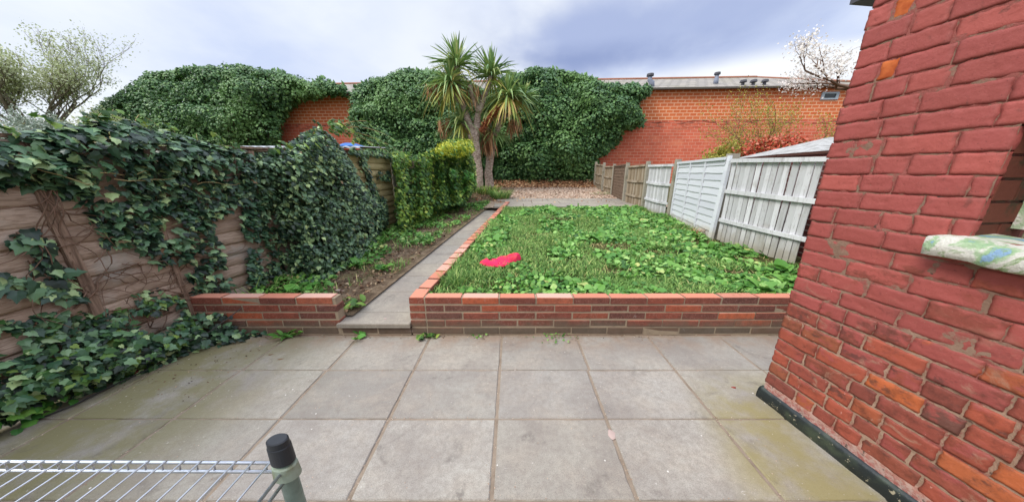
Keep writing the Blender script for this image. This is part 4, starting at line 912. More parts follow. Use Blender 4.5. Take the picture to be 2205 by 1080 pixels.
hedge_cover('bright_shrub', 'fresh green leafy shrub below the golden one by the palm', 'shrub', grn, 800, .09, ['bright_leaf', 'climber_dark'], lambda y, z: .35 + .3*nzA(np.stack([y*2, z*3, y*0], 1)), (-1.9, 9.7, .5))
mb = MB(); mb.tube([(-1.95, 7.75, .55), (-1.985, 7.82, 1.2), (-2.0, 7.85, 1.80)], .022, 7); tag(mb.build('garden_cane', MAT['cane'], origin=(-1.95, 7.75, .55)), 'pale bamboo cane leaning upright against the far green climber', 'cane')

# ------------------------------------------------------------------ brick building at the end of the garden
BA = math.atan(.05)
def bw(x, d, z): return Vector((x, 15.75 - .05*x + d, z))       # a point on its facade line, d behind it
BLD = thing('brick_building', 'long orange brick building with a slate roof across the end of the garden', 'building', (2, 15.7, 0))
def bquad(mb, x0, x1, z0, z1, d=0.0, th=.3):
    V = [bw(x, dd, z) for z in (z0, z1) for x, dd in ((x0, d), (x1, d), (x1, d+th), (x0, d+th))]
    mb.add(V, [(0, 1, 2, 3), (7, 6, 5, 4), (0, 4, 5, 1), (1, 5, 6, 2), (2, 6, 7, 3), (3, 7, 4, 0)])
mb = MB(); bquad(mb, -17.6, 24, 4.16, 5.56); mb.build('upper_wall', MAT['far_brick_upper'], BLD)
mb = MB(); bquad(mb, -17.6, 24, -.1, 4.155); mb.build('lower_wall', MAT['far_brick_lower'], BLD)
mb = MB()
e0, e1 = bw(-18, -.22, 5.58), bw(18.4, -.22, 5.58); r0, r1 = bw(-14.2, 4.2, 7.27), bw(15.2, 4.2, 7.27); k0, k1 = bw(-18, 8.6, 5.58), bw(18.4, 8.6, 5.58)
mb.add([e0, e1, r1, r0, k0, k1], [(0, 1, 2, 3), (1, 5, 2), (3, 2, 5, 4), (0, 3, 4), (0, 4, 5, 1)])
e2, e3 = bw(17.2, -.2, 5.57), bw(26, -.2, 5.57); r2, r3 = bw(17.2, 4, 6.6), bw(26, 4, 6.6); mb.add([e2, e3, r3, r2], [(0, 1, 2, 3)])
roof = mb.build('roof', MAT['slate'], BLD)
mb = MB(); mb.tube([r0 + Vector((0, 0, .02)), r1 + Vector((0, 0, .02))], .075, 8); mb.tube([r1 + Vector((0, 0, .02)), e1 + Vector((0, 0, .06))], .05, 6); mb.build('ridge', MAT['ridge_tile'], roof)
mb = MB(); bquad(mb, -18, 26, 5.52, 5.60, -.27, .10); mb.build('gutter', MAT['gutter'], BLD)
for x, d, h, r, bend in ((7.15, .55, .55, .12, 1), (10.95, 1.3, .50, .10, 0), (-10.1, .35, .50, .11, 0)):
    mb = MB(); zb = 5.58 + .385*(d+.2) - .05; a = bw(x, d, zb); mb.tube([a + Vector((.12*bend, 0, 0)), a + Vector((.10*bend, 0, h*.45)), a + Vector((-.02*bend, 0, h*.62)), a + Vector((-.02*bend, 0, h))], [r*1.25, r*1.1, r*.9, r*.9], 10)
    f = mb.build('flue', MAT['flue_metal'], BLD, smooth=True); mb = MB(); mb.tube([a + Vector((-.02*bend, 0, h-.02)), a + Vector((-.02*bend, 0, h+.08))], [r*1.5, r*1.4], 10); mb.build('cowl', MAT['dark_cowl'], f)
for x in (11.75, 12.25, 12.8):
    mb = MB(); a = bw(x, .45, 5.80); mb.tube([a, a + Vector((0, 0, .20))], .07, 8); mb.tube([a + Vector((0, 0, .17)), a + Vector((0, 0, .27))], [.16, .13], 8); mb.build('roof_vent', MAT['dark_cowl'], BLD)
mb = MB(); bquad(mb, 15.25, 16.05, 5.02, 5.09, -.05, .1); bquad(mb, 15.25, 16.05, 5.28, 5.36, -.05, .1); bquad(mb, 15.25, 15.38, 5.09, 5.28, -.05, .1); bquad(mb, 15.92, 16.05, 5.09, 5.28, -.05, .1)
wf = mb.build('window', MAT['pale_frame'], BLD); mb = MB(); bquad(mb, 15.38, 15.92, 5.09, 5.28, -.02, .05); mb.build('pane', MAT['dark_glass'], wf)

# ------------------------------------------------------------------ masses of tree ivy against that wall
def ivy_mass(lab, poly, loc, seed, zs=1.0):
    """outline (x, z as seen at 14.3 m) filled with rounded clumps of leaves standing off the wall"""
    g = np.random.default_rng(seed); T = thing('wall_ivy', lab, 'ivy', loc); Pn = np.array(poly); (a0, b0), (a1, b1) = Pn.min(0), Pn.max(0)
    C = []
    n = int((a1-a0)*(b1-b0)*30)
    cx = g.uniform(a0, a1, n); cz = g.uniform(b0, b1, n); k = inpoly(cx, cz, poly); cx, cz = cx[k], cz[k]; ed = edgedist(cx, cz, poly)
    acc = []
    for i in range(len(cx)):
        if ed[i] < .07: continue
        if all((cx[i]-q[0])**2/.50**2 + (cz[i]-q[1])**2/.37**2 > 1 for q in acc): acc.append((cx[i], cz[i], ed[i]))
    for i in range(len(poly)):                                   # an unbroken row of clumps along the outline
        p0, p1 = Pn[i], Pn[(i+1) % len(poly)]; l = np.hypot(*(p1-p0)); nn = max(1, int(l/.26)); nv = np.array((-(p1-p0)[1], (p1-p0)[0]))/max(l, 1e-6)
        for q in range(nn):
            c0 = p0 + (p1-p0)*(q+.5)/nn
            for sg in (1, -1):
                c1 = c0 + nv*sg*g.uniform(.10, .20)
                if inpoly(np.array([c1[0]]), np.array([c1[1]]), poly)[0]: acc.append((c1[0], c1[1], .14)); break
    A = np.array(acc)
    lump = nzA(np.stack([A[:, 0]*.6, A[:, 1]*.9, A[:, 0]*0], 1), 1, seed)
    b = .25 + np.minimum(1.25, .95*np.sqrt(A[:, 2])) + .75*lump + g.uniform(-.42, .42, len(A))
    yw = 15.75 - .05*A[:, 0]; y = np.minimum(yw - b, 15.0 - .05*A[:, 0]); sc = y/14.3
    ctr = CAM + (np.stack([A[:, 0], np.full(len(A), 14.3), A[:, 1]], 1) - CAM)*sc[:, None]
    per = 210; m = len(ctr)*per; c = np.repeat(ctr, per, 0); cr = np.repeat(g.uniform(.8, 1.25, len(ctr))*np.clip(A[:, 2]/.42, .42, 1), per)
    d = g.normal(0, 1, (m, 3)); d[:, 1] -= .6; d[:, 2] += .75; d = unit(d); rad = np.array((.66, .60, .50))[None]*cr[:, None]
    pos = c + d*rad*g.uniform(.80, 1.08, (m, 1)); nr = unit(d*1.1 + np.array((0, -.05, .42)) + g.normal(0, .34, (m, 3))); tip = d*np.array((1, 1, .2)) + np.array((0, 0, -.55)) + g.normal(0, .4, (m, 3))
    def inside(q, tol):                                          # keep the growth within its outline, a few leaves straying
        f = 14.3/q[:, 1]; X, Z = q[:, 0]*f, CAM[2] + (q[:, 2] - CAM[2])*f; w = np.stack([X, Z, X*0], 1); w1 = .42*nzA(w, 1.1, seed) + .11*nzA(w, 5.5, seed+3); w2 = .36*nzA(w, 1.1, seed+9) + .11*nzA(w, 5.5, seed+5); X, Z = X + w1, Z + w2; e = edgedist(X, Z, poly); return inpoly(X, Z, poly) | (e < tol*g.random(len(q))**3)
    k = inside(pos, .34); pos, nr, tip = pos[k], nr[k], tip[k]; m = len(pos)
    s = g.uniform(.07, .135, m); V, F = scatter(HLEAF[0], HLEAF[1], pos, nr, tip, np.stack([s*1.5, s, s], 1)); np_mesh('foliage', V, F, MAT['hedge_leaf'], T)
    c = np.repeat(ctr, 85, 0); c = c + g.normal(0, 1, (len(c), 3))*np.array((.4, .12, .3)) + np.array((0, .42, -.06)); c = c[inside(c, .01)]; m2 = len(c)
    V, F = scatter(HLEAF[0], HLEAF[1], c, np.array((0, -1, .3)) + g.normal(0, .4, (m2, 3)), g.normal(0, 1, (m2, 3)), np.full(m2, .24)); np_mesh('foliage', V, F, MAT['hedge_leaf'], T)
    mb = MB()
    for i in range(8):
        j = g.choice(np.argsort(-A[:, 2])[:40]); a = ctr[j]; P = [Vector((a[0], 15.6 - .05*a[0], .5))]
        for t in (.3, .6, .85, 1): P.append(Vector((P[0].x*(1-t) + a[0]*t + g.uniform(-.2, .2), P[0].y*(1-t) + (a[1]+.3)*t, .5 + (a[2]-.5)*t)))
        mb.tube(P, [.07, .06, .05, .03, .015], 6, False)
    mb.build('stem', MAT['bark'], T, smooth=True)
L_ = [(-19.65, 4.46), (-19.16, 4.86), (-18.2, 5.06), (-17.69, 5.54), (-16.57, 5.96), (-15.02, 6.11), (-13.05, 6.26), (-11.6, 6.11), (-10.8, 5.88), (-9.55, 5.69), (-8.3, 5.45), (-7.55, 5.35), (-8.13, 5.16), (-9.03, 5.02), (-10.14, 4.92), (-10.91, 4.26), (-11.33, 3.12), (-11.82, 2.48), (-16.27, 1.6), (-20.6, 1.6), (-20.4, 3.96)]
M_ = [(-7.47, 5.16), (-6.77, 5.5), (-5.85, 5.88), (-4.98, 6.05), (-3.9, 6.11), (-2.95, 5.92), (-2.0, 5.54), (-.93, 5.16), (-.5, 3.96), (-.53, .9), (-4.8, .9), (-6.98, 2.3), (-7.57, 3.12), (-7.68, 4.16)]
R_ = [(-.93, 5.16), (-.27, 5.83), (.59, 6.07), (1.66, 6.11), (2.95, 5.92), (4.06, 5.58), (5.15, 5.45), (6.36, 5.35), (6.5, 5.16), (5.89, 4.76), (6.22, 3.92), (5.36, 3.54), (4.77, 2.7), (4.24, 2.15), (4.25, .95), (2.32, .88), (-1.0, .9)]
ivy_mass('great dome of dense green ivy left of the bare brick, over the building wall', L_, (-14, 15.6, 0), 11)
ivy_mass('dense dark ivy mass behind the palm, right of the bare orange brick patch', M_, (-4, 15.2, 0), 22)
ivy_mass('broad dense ivy mass right of the palm, spreading over the wall behind the gravel', R_, (2.5, 15, 0), 33)

# ------------------------------------------------------------------ cordyline (cabbage palm)
PALM = thing('palm_tree', 'many headed cabbage palm with brown shaggy trunks at the end of the path', 'palm tree', (-1.2, 11.6, .85))
def strap(c, d, L, w, droop, kink, g):
    d = Vector(d).normalized(); sd = d.cross(Vector((0, 0, 1)))
    if sd.length < .1: sd = Vector((1, 0, 0))
    sd.normalize(); sd = (Matrix.Rotation(g.uniform(-.7, .7), 3, d) @ sd); V = []; wf = (.7, 1, 1, .85, .55, .06)
    for i, t in enumerate((0, .2, .42, .64, .84, 1.0)):
        p = c + d*(L*t) + Vector((0, 0, -1))*(droop*L*t*t + kink*L*max(0, t-.55)**1.4); V += [p - sd*(w*wf[i]), p + sd*(w*wf[i])]
    return V
def crown(cs, n, L, mats, el, droop, g, w=.032, name='leaves', sxx=1.35):
    V = []; F = []; 
    for c in cs:
        c = Vector(c)
        for i in range(n):
            a = g.uniform(0, 2*PI); e = math.radians(g.uniform(*el)); d = Vector((math.cos(a)*math.cos(e)*sxx, math.sin(a)*math.cos(e), math.sin(e)))
            k = len(V); t = (math.radians(el[1]) - e); V += strap(c + Vector((0, 0, g.uniform(-.10, .06))), d, L*g.uniform(.75, 1.1)*(1 + .2*abs(d.x)), w*g.uniform(.7, 1.15), max(0, droop*g.uniform(.5, 1.4)*(.25+.75*math.cos(e))), g.choice([0, 0, .6, 1.2])*max(0, math.cos(e)), g)
            F += [(k+2*j, k+2*j+1, k+2*j+3, k+2*j+2) for j in range(5)]
    return np_mesh(name, V, F, mats, PALM)
g = random.Random(5)
heads = [((-2.02, 11.5, 5.38), 1.0), ((-.76, 11.55, 5.08), .95), ((-2.28, 11.3, 4.75), 1.0), ((-.15, 11.4, 4.35), .95), ((.42, 11.7, 4.32), .8), ((-1.98, 11.6, 3.5), .9), ((-.92, 12.0, 3.95), .8), ((-.72, 12.0, 3.1), .7)]
for i, (c, k) in enumerate(heads):
    up = i in (0, 1)
    crown([c], 150 if i < 4 else 105, 1.0*k, MAT['palm_leaf'], (4 if up else -14, 88 if up else 82), .26 if up else .5, g, .034)
    if i in (0, 2, 3, 1, 5): crown([(c[0], c[1], c[2]-.10)], {2: 80, 3: 60}.get(i, 26), .85*k, MAT['palm_leaf_low'], (-58, -5), .45, g, .032)
# withered leaves hanging under the heads
g2 = random.Random(8)
for c, n, L in (((-1.45, 11.3, 4.45), 34, .55), ((-1.02, 11.75, 3.0), 80, .85), ((-2.65, 11.6, 3.35), 46, .55), ((.10, 11.55, 3.35), 46, .55), ((-2.95, 11.3, 4.55), 30, .5)):
    V = []; F = []
    for i in range(n):
        a = g2.uniform(0, 2*PI); d = Vector((math.cos(a)*.38, math.sin(a)*.3, -1)); k = len(V); V += strap(Vector(c) + Vector((g2.uniform(-.22, .22), g2.uniform(-.15, .15), g2.uniform(-.1, .25))), d, L*g2.uniform(.6, 1.15), .022, .1, 0, g2); F += [(k+2*j, k+2*j+1, k+2*j+3, k+2*j+2) for j in range(5)]
    np_mesh('dead_leaves', V, F, MAT['dry_leaf'], PALM)
mb = MB()
def limb(pts, rs):
    P = [Vector(p) for p in pts]; Q = []; R2 = []
    for i in range(len(P)-1):
        for t in np.linspace(0, 1, 7)[:-1]:
            p = P[i].lerp(P[i+1], t); Q.append(p + Vector((nz(p, 2.3), nz(p, 2.3, 4), 0))*.04); R2.append((rs[i]*(1-t) + rs[i+1]*t)*(1 + .13*nz(p, 5)))
    Q.append(P[-1]); R2.append(rs[-1]); mb.tube(Q, R2, 12, True, 1.35)
limb([(-1.39, 11.5, .60), (-1.36, 11.5, 1.5), (-1.46, 11.5, 2.4), (-1.52, 11.5, 3.0)], [.155, .13, .14, .16])
limb([(-1.52, 11.5, 2.9), (-1.75, 11.5, 3.7), (-2.0, 11.4, 4.5), (-2.02, 11.5, 5.3)], [.12, .09, .08, .07]); limb([(-1.85, 11.45, 4.0), (-2.2, 11.3, 4.4), (-2.28, 11.3, 4.7)], [.07, .07, .06])
limb([(-1.45, 11.5, 2.9), (-1.30, 11.5, 3.7), (-1.05, 11.5, 4.3), (-.78, 11.55, 5.0)], [.12, .085, .08, .07]); limb([(-1.28, 11.45, 3.75), (-1.5, 11.25, 4.3), (-1.55, 11.2, 4.6)], [.07, .06, .05]); limb([(-1.5, 11.5, 3.0), (-1.8, 11.6, 3.25), (-1.98, 11.6, 3.45)], [.07, .06, .05])
limb([(-.96, 12.0, .75), (-.98, 12.0, 1.6), (-.90, 12.0, 2.4), (-.72, 11.9, 3.0), (-.35, 11.6, 3.7), (-.15, 11.4, 4.3)], [.15, .12, .12, .10, .08, .07]); limb([(-.45, 11.65, 3.55), (.15, 11.7, 3.9), (.42, 11.7, 4.28)], [.07, .06, .05]); limb([(-.88, 12, 2.5), (-.95, 12, 3.3), (-.92, 12, 3.9)], [.08, .07, .06])
mb.build('trunk', MAT['palm_bark'], PALM, smooth=True)
q = np.array([(-1.18 + .62*t, 11.25, 3.08 + .78*t) for t in np.linspace(0, 1, 800)]) + rng.normal(0, 1, (800, 3))*np.array((.05, .045, .05)); V, F = scatter(HLEAF[0], HLEAF[1], q, rand_dirs(800), rand_dirs(800), rng.uniform(.06, .1, 800)); np_mesh('fruit_stalk', V, F, MAT['fruit'], PALM)

# ------------------------------------------------------------------ loose trees and shrubs
def grow(p, d, L, r, depth, g, out, tips, spread=.55, up=.12, sx=1.5, ratio=.74, kids=(2, 3)):
    P = [Vector(p)]; d = Vector(d).normalized(); n = 4
    for i in range(n):
        d = (d + Vector((g.gauss(0, .13), g.gauss(0, .13), g.gauss(0, .08) + up*.3))).normalized(); s = d*(L/n); s.x *= sx; P.append(P[-1] + s)
    out.append((P, r, r*.62)); 
    if depth <= 2: tips += [(P[i], d.copy()) for i in range(1, n+1)]
    if depth == 0: return
    for i in range(g.randint(*kids) + (1 if depth > 3 else 0)):
        a = g.uniform(0, 2*PI); nd = (d + Vector((math.cos(a), math.sin(a), g.uniform(-.2, .4)))*spread*g.uniform(.6, 1.3) + Vector((0, 0, up))).normalized()
        grow(P[g.choice([2, 3, 4, 4])], nd, L*ratio*g.uniform(.8, 1.15), r*.58, depth-1, g, out, tips, spread, up, sx, ratio, kids)
def tree(name, lab, cat, base, d, L, r, depth, seed, leafm, lsize, per, bark='dark_twig', part='trunk', leafpart='crown', jit=.12, n_up=.3, starts=1, fan=.3, ground=None, **kw):
    g = random.Random(seed); gg = np.random.default_rng(seed); T = thing(name, lab, cat, base); out = []; tips = []
    for k in range(starts): grow(Vector(base) + Vector((g.uniform(-.2, .2)*(starts > 1), 0, -.1)), Vector(d) + Vector((g.uniform(-fan, fan), g.uniform(-fan, fan), 0))*(starts > 1), L*g.uniform(.85, 1.1), r, depth, g, out, tips, **kw)
    mb = MB()
    if ground is not None: mb.tube([ground, tuple(Vector(ground).lerp(Vector(base), .5) + Vector((.08, 0, 0))), base], [r*1.5, r*1.2, r], 8, False)
    for P, r0, r1 in out: mb.tube(P, [r0 + (r1-r0)*i/(len(P)-1) for i in range(len(P))], 6 if r0 > .03 else 4, False)
    mb.build(part, MAT[bark], T, smooth=True)
    C = np.array([t[0] for t in tips]); m = len(C)*per; q = np.repeat(C, per, 0) + gg.normal(0, jit, (m, 3))*np.array((1.4, 1, 1)); s = gg.uniform(.6, 1.3, m)*lsize
    V, F = scatter(HLEAF[0], HLEAF[1], q, gg.normal(0, 1, (m, 3)) + np.array((0, -.4, n_up)), gg.normal(0, 1, (m, 3)), np.stack([s*1.35, s, s], 1)); np_mesh(leafpart, V, F, MAT[leafm], T); return T
tree('spring_tree', 'thin branched tree coming into pale leaf at the far left behind the fence', 'tree', (-21.0, 13, .8), (.0, 0, 1), 2.35, .13, 6, 4, 'spring_leaf', .068, 3, jit=.18, spread=.62, up=.2, sx=1.0, ratio=.76)
tree('spring_tree', 'low twiggy sapling with sparse leaf between the pale tree and the ivy dome', 'tree', (-18.6, 13.4, .8), (.0, 0, 1), 1.15, .05, 5, 9, 'spring_leaf', .07, 2, jit=.13, spread=.6, up=.2, sx=1.35)
tree('willow_shrub', 'hazy grey green willow shrub at the left edge just above the fence', 'shrub', (-14.6, 9, .6), (0, 0, 1), .85, .04, 4, 14, 'grey_leaf', .06, 14, jit=.16, starts=5, fan=.6, spread=.5, up=.2)
tree('flowering_shrub', 'cream flowered shrub behind the near fence, below the pale trees', 'shrub', (-15.3, 11, .8), (0, 0, 1), .85, .04, 4, 17, 'cream_leaf', .09, 12, jit=.17, starts=5, fan=.7, spread=.55, up=.15)
tree('flowering_shrub', 'olive leaved bush left of the ivy dome behind the fence', 'shrub', (-17.4, 12.5, .8), (0, 0, 1), .95, .04, 4, 19, 'spring_leaf', .09, 9, jit=.2, starts=4, fan=.7, spread=.55, up=.15)
tree('blossom_tree', 'white blossoming tree reaching out past the corner of the house wall', 'tree', (14.5, 12.2, 4.75), (-.95, -.1, .20), 1.15, .07, 5, 31, 'blossom', .08, 3, 'twig', jit=.15, spread=.68, up=.01, sx=1.6, ratio=.74, starts=3, fan=.3, kids=(1, 2), ground=(15.3, 12.2, .7))
tree('wall_shrub', 'sparse yellow green arching shrub in front of the orange wall at right', 'shrub', (9.9, 11.2, .9), (.05, 0, 1), 1.25, .024, 4, 41, 'olive_leaf', .045, 3, 'twig', 'stem', 'foliage', jit=.10, starts=5, fan=.75, spread=.5, up=.12, sx=1.5)
tree('low_shrub', 'low olive green bush behind the white lapped panel', 'shrub', (8.0, 10.6, .9), (0, 0, 1), .62, .03, 4, 43, 'olive_leaf', .07, 6, 'twig', 'stem', 'foliage', jit=.10, starts=4, fan=.8, spread=.6, up=.1)
tree('red_shrub', 'bright red leaved bush above the white fence beside the shed roof', 'shrub', (9.15, 9.6, 1.0), (0, 0, 1), .62, .03, 4, 47, 'red_leaf', .085, 14, 'twig', 'stem', 'foliage', jit=.12, starts=6, fan=.9, spread=.6, up=.05, sx=1.6)

# ------------------------------------------------------------------ things beyond the fences
SH = thing('garden_shed', 'small dark shed with a grey felt hipped roof behind the near white panel', 'shed', (7.2, 6.4, .4))
mb = MB(); mb.box((5.95, 5.75, .2), (8.6, 7.4, 1.80), None, .01); mb.build('wall', MAT['shed_wood'], SH)
mb = MB(); z0, z1 = 1.835, 2.26; e = [(5.72, 5.6), (8.8, 5.6), (8.8, 7.6), (5.72, 7.6)]; rg = [(6.95, 6.4), (7.8, 6.4)]
Vt = [(*p, z0) for p in e] + [(*p, z1) for p in rg] + [(*p, z0-.03) for p in e]
mb.add(Vt, [(0, 1, 5, 4), (1, 2, 5), (2, 3, 4, 5), (3, 0, 4), (6, 7, 1, 0), (7, 8, 2, 1), (8, 9, 3, 2), (9, 6, 0, 3), (9, 8, 7, 6)]); mb.build('roof', MAT['felt'], SH)
BW = thing('brick_wall', 'low dark red brick wall close behind the near white panels', 'brick wall', (4.8, 5.5, .3))
mb = MB(); bp = [(4.15, 2.6), (4.40, 4.4), (4.85, 6.3), (5.4, 6.3), (5.35, 6.1), (4.98, 6.1)]
for (a, b), (c, d) in (((4.15, 2.4), (4.22, 4.5)), ((4.22, 4.5), (4.62, 5.95)), ((4.62, 5.95), (5.8, 5.9))): mb.bar((a, b, .95), (c, d, .95), .11, 1.58)
mb.build('brickwork', MAT['side_brick'], BW)
mb = MB()
for (a, b), (c, d) in (((4.15, 2.4), (4.22, 4.5)), ((4.22, 4.5), (4.62, 5.95)), ((4.62, 5.95), (5.8, 5.9))): mb.bar((a, b, 1.76), (c, d, 1.76), .14, .04)
mb.build('coping', MAT['shed_wood'], BW)
SL = thing('garden_shed', 'low shed with a pale grey sheet roof just over the left fence', 'shed', (-5.7, 7.6, .3))
mb = MB(); mb.box((-7.6, 7.05, .2), (-3.75, 8.6, 2.06), None, .01); mb.build('wall', MAT['shed_wood'], SL)
mb = MB(); n = 80
for i in range(n+1):
    x = -7.75 + 4.1*i/n; zc = 2.12 + .015*math.sin(i*1.57)
    mb.v += [(x, 6.95, zc), (x, 8.75, zc+.12), (x, 6.95, zc-.03)]
mb.f += [(3*i, 3*i+3, 3*i+4, 3*i+1) for i in range(n)] + [(3*i+2, 3*i+5, 3*i+3, 3*i) for i in range(n)]; mb.m += [0]*(2*n); mb.build('roof', MAT['sheet_roof'], SL)
mb = MB(); nx, ny = 22, 12; 
for i in range(nx+1):
    for j in range(ny+1):
        u, v = i/nx, j/ny; h = .07*math.sin(PI*u)**.6*math.sin(PI*v)**.6; p = (-4.30 + .50*u, 7.02 + .5*v, 2.14 + .03*v); mb.v.append((p[0], p[1], p[2] + h*(1 + .6*nz((u*5, v*5, 1)))))
mb.f += [(i*(ny+1)+j, (i+1)*(ny+1)+j, (i+1)*(ny+1)+j+1, i*(ny+1)+j+1) for i in range(nx) for j in range(ny)]; mb.m += [0]*(nx*ny)
tag(mb.build('tarpaulin', MAT['tarp'], smooth=True, origin=(-4.05, 7.25, 2.05)), 'crumpled bright blue tarpaulin on the pale sheet shed roof', 'tarpaulin')

# ------------------------------------------------------------------ lawn, weeds, litter, gravel
def lawn_pts(n, y0=2.40, y1=8.12):
    y = y0 + (y1-y0)*rng.random(n)**1.25; l = cop_lx(y) + COPW + .005; r = rfence_x(y) - .06; x = l + (r-l)*rng.random(n); return x, y
BARE = [(1.60, 4.15, .34, .20), (2.25, 3.78, .36, .15), (3.15, 4.30, .42, .16), (3.30, 3.50, .40, .13), (1.03, 6.15, .24, .14), (2.7, 3.0, .2, .08), (.5, 4.9, .22, .1), (1.25, 3.1, .22, .07)]
def bare_f(x, y):
    b = np.zeros_like(x); w = .35*nzA(np.stack([x, y, x*0], 1), 5)
    for a, c, rx, ry in BARE: b = np.maximum(b, 1.45 - np.hypot((x-a)/rx, (y-c)/ry) + w)
    return np.clip(b*2.2, 0, 1)
def lawn_base(x, y): return lawn_z(y) - .035 + .022*nzA(np.stack([x, y, lawn_z(y)-.03], 1), 1.7)
x, y = lawn_pts(125000); k = rng.random(len(x)) > bare_f(x, y)*.93; x, y = x[k], y[k]; patch = nzA(np.stack([x, y, x*0], 1), 1.1, 8)
k = rng.random(len(x)) < np.clip(.80 + patch, .3, 1); x, y, patch = x[k], y[k], patch[k]
h = rng.uniform(.035, .085, len(x))*(1 + .7*np.clip(patch, -.5, .6)); edge = np.exp(-((x-(cop_lx(y)+COPW))/.10)**2) + np.exp(-((rfence_x(y)-x)/.14)**2)*.8 + 1.3*np.exp(-(((x-3.30)/.35)**2 + ((y-5.1)/.42)**2)); h = h*(1 + .8*edge)
a = rng.uniform(0, 2*PI, len(x)); lean = rng.uniform(.1, .7, len(x))
tip = np.stack([np.cos(a)*lean*1.4, np.sin(a)*lean, np.ones(len(x))], 1); nr = np.stack([np.cos(a), np.sin(a), -.3 + 0*a], 1)
V, F = scatter(BLADE[0], BLADE[1], np.stack([x, y, lawn_base(x, y)], 1), nr, tip, np.stack([rng.uniform(.006, .013, len(x)), h, h], 1))
tag(np_mesh('lawn_grass', V, F, MAT['grass_blade']), 'green grass of the raised lawn behind the long brick wall', 'grass', kind='stuff')
# broad leaved weeds through the lawn
x, y = lawn_pts(24000); m = nzA(np.stack([x, y, x*0], 1), 1.5, 21) + .35*nzA(np.stack([x, y, x*0], 1), 4, 2) + .16*np.clip((x-.6), -1, 1.2)
k = (m > .02) & (rng.random(len(x)) > bare_f(x, y)*.95) & (rng.random(len(x)) < .85); x, y = x[k], y[k]; n = len(x)
a = rng.uniform(0, 2*PI, n); nr = np.stack([.45*np.cos(a), .45*np.sin(a) - .15, np.ones(n)], 1) + rng.normal(0, .34, (n, 3)); s = rng.uniform(.022, .058, n)*np.interp(y, [2.4, 3.2, 5, 8], [1, 1.1, 1.3, 1.5])*(1 + .9*(rng.random(n) < .10))*(1 + .8*np.clip(m[k], 0, .7))
V, F = scatter(DOCK[0], DOCK[1], np.stack([x, y, lawn_base(x, y) + rng.uniform(.015, .085, n)], 1), nr, np.stack([np.cos(a), np.sin(a), rng.uniform(-.2, .5, n)], 1), np.stack([s*1.9, s, s], 1))
tag(np_mesh('lawn_weeds', V, F, MAT['weed_leaf'], smooth=True), 'broad leaved weeds growing all through the lawn', 'weeds', kind='stuff')
# brown wisps in the worn spots
x, y = lawn_pts(7500); k = rng.random(len(x)) < .16 + .8*bare_f(x, y); x, y = x[k], y[k]; n = len(x); a = rng.uniform(0, 2*PI, n); s = rng.uniform(.03, .08, n)
V, F = scatter(BLADE[0], BLADE[1], np.stack([x, y, lawn_base(x, y) + .015], 1), np.stack([0*a, 0*a - .2, 1 + 0*a], 1) + rng.normal(0, .3, (n, 3)), np.stack([np.cos(a), np.sin(a), .15 + 0*a], 1), np.stack([s*.12, s, s*.4], 1))
tag(np_mesh('dead_grass', V, F, MAT['straw']), 'dry straw coloured dead grass in the worn patches of the lawn', 'dead grass', kind='stuff')
def rosette(name, lab, loc, n, L, mat, wide=1.5, rise=.45, tpl=DOCK, group=None, seed=0, spread=.03, cat='weed', sx=1.4):
    g = np.random.default_rng(seed); a = np.linspace(0, 2*PI, n, endpoint=False) + g.uniform(-.4, .4, n); T = thing(name, lab, cat, loc, group)
    d = np.stack([np.cos(a)*sx, np.sin(a), rise*g.uniform(.3, 1.6, n)], 1); nr = np.stack([-np.cos(a)*.5, -np.sin(a)*.5, 1 + 0*a], 1) + g.normal(0, .2, (n, 3)); s = L*g.uniform(.6, 1.15, n)
    pos = np.array(loc)[None] + g.normal(0, spread, (n, 3))*np.array((1.4, 1, .1)) + np.array((0, 0, .012)); V, F = scatter(tpl[0], tpl[1], pos, nr, d, np.stack([s*wide, s, s], 1)); np_mesh('leaves', V, F, MAT[mat], T, smooth=True)
    if tpl is IVY: return T
    mb = MB()
    for i in range(n): e = pos[i] + unit(d[i])*s[i]*.75; mb.tube([tuple(np.array(loc)), tuple(pos[i]), tuple(e + np.array((0, 0, .003)))], [.004, .004, .0015], 4, False)
    mb.build('stem', MAT['weed_leaf'], T); return T
lz = lambda y: float(lawn_z(y)) - .02
for i, (x, y, n, L, lab) in enumerate(((3.18, 3.05, 8, .20, 'large dock plant with broad leaves at the foot of the near white panel'), (2.50, 2.56, 9, .17, 'dock plant with long pale leaves right behind the lawn wall near its right end'), (2.98, 2.72, 9, .19, 'big leaved dock plant in the lawn corner against the red house wall'), (-.52, 3.95, 6, .14, 'leafy dock growing against the brick kerb left of the pink cloth'), (1.0, 2.75, 5, .10, 'small grey green dock in the front middle of the lawn'))):
    rosette('dock_plant', lab, (x, y, lz(y)), n, L, 'weed_leaf', 1.35, .55, seed=i+60, group='dock plants on the lawn', cat='dock plant')
bz = lambda y: float(bed_z(y))
rosette('dock_plant', 'broad leaved pale green plant behind the short brick wall in the soil', (-2.38, 2.85, bz(2.85)), 7, .17, 'bright_leaf', 1.7, .7, seed=71, cat='dock plant')
rosette('dock_plant', 'upright dock leaf standing in front of the tall ivy mound', (-2.12, 3.62, bz(3.6)), 5, .20, 'weed_leaf', 1.2, 1.6, seed=74, cat='dock plant')
rosette('dock_plant', 'low spreading weed with shiny leaves beside the slab path edge', (-1.78, 3.48, bz(3.48)), 9, .14, 'weed_leaf', 1.3, .3, seed=73, cat='dock plant')
rosette('paving_weed', 'dandelion like weed at the foot of the short brick wall', (-2.13, 2.262, 0), 16, .12, 'weed_leaf', .75, .55, seed=75, sx=1.7)
rosette('paving_weed', 'broad leaved seedling in the paving joint below the step', (-1.46, 2.235, 0), 4, .075, 'bright_leaf', 1.6, .8, seed=76)
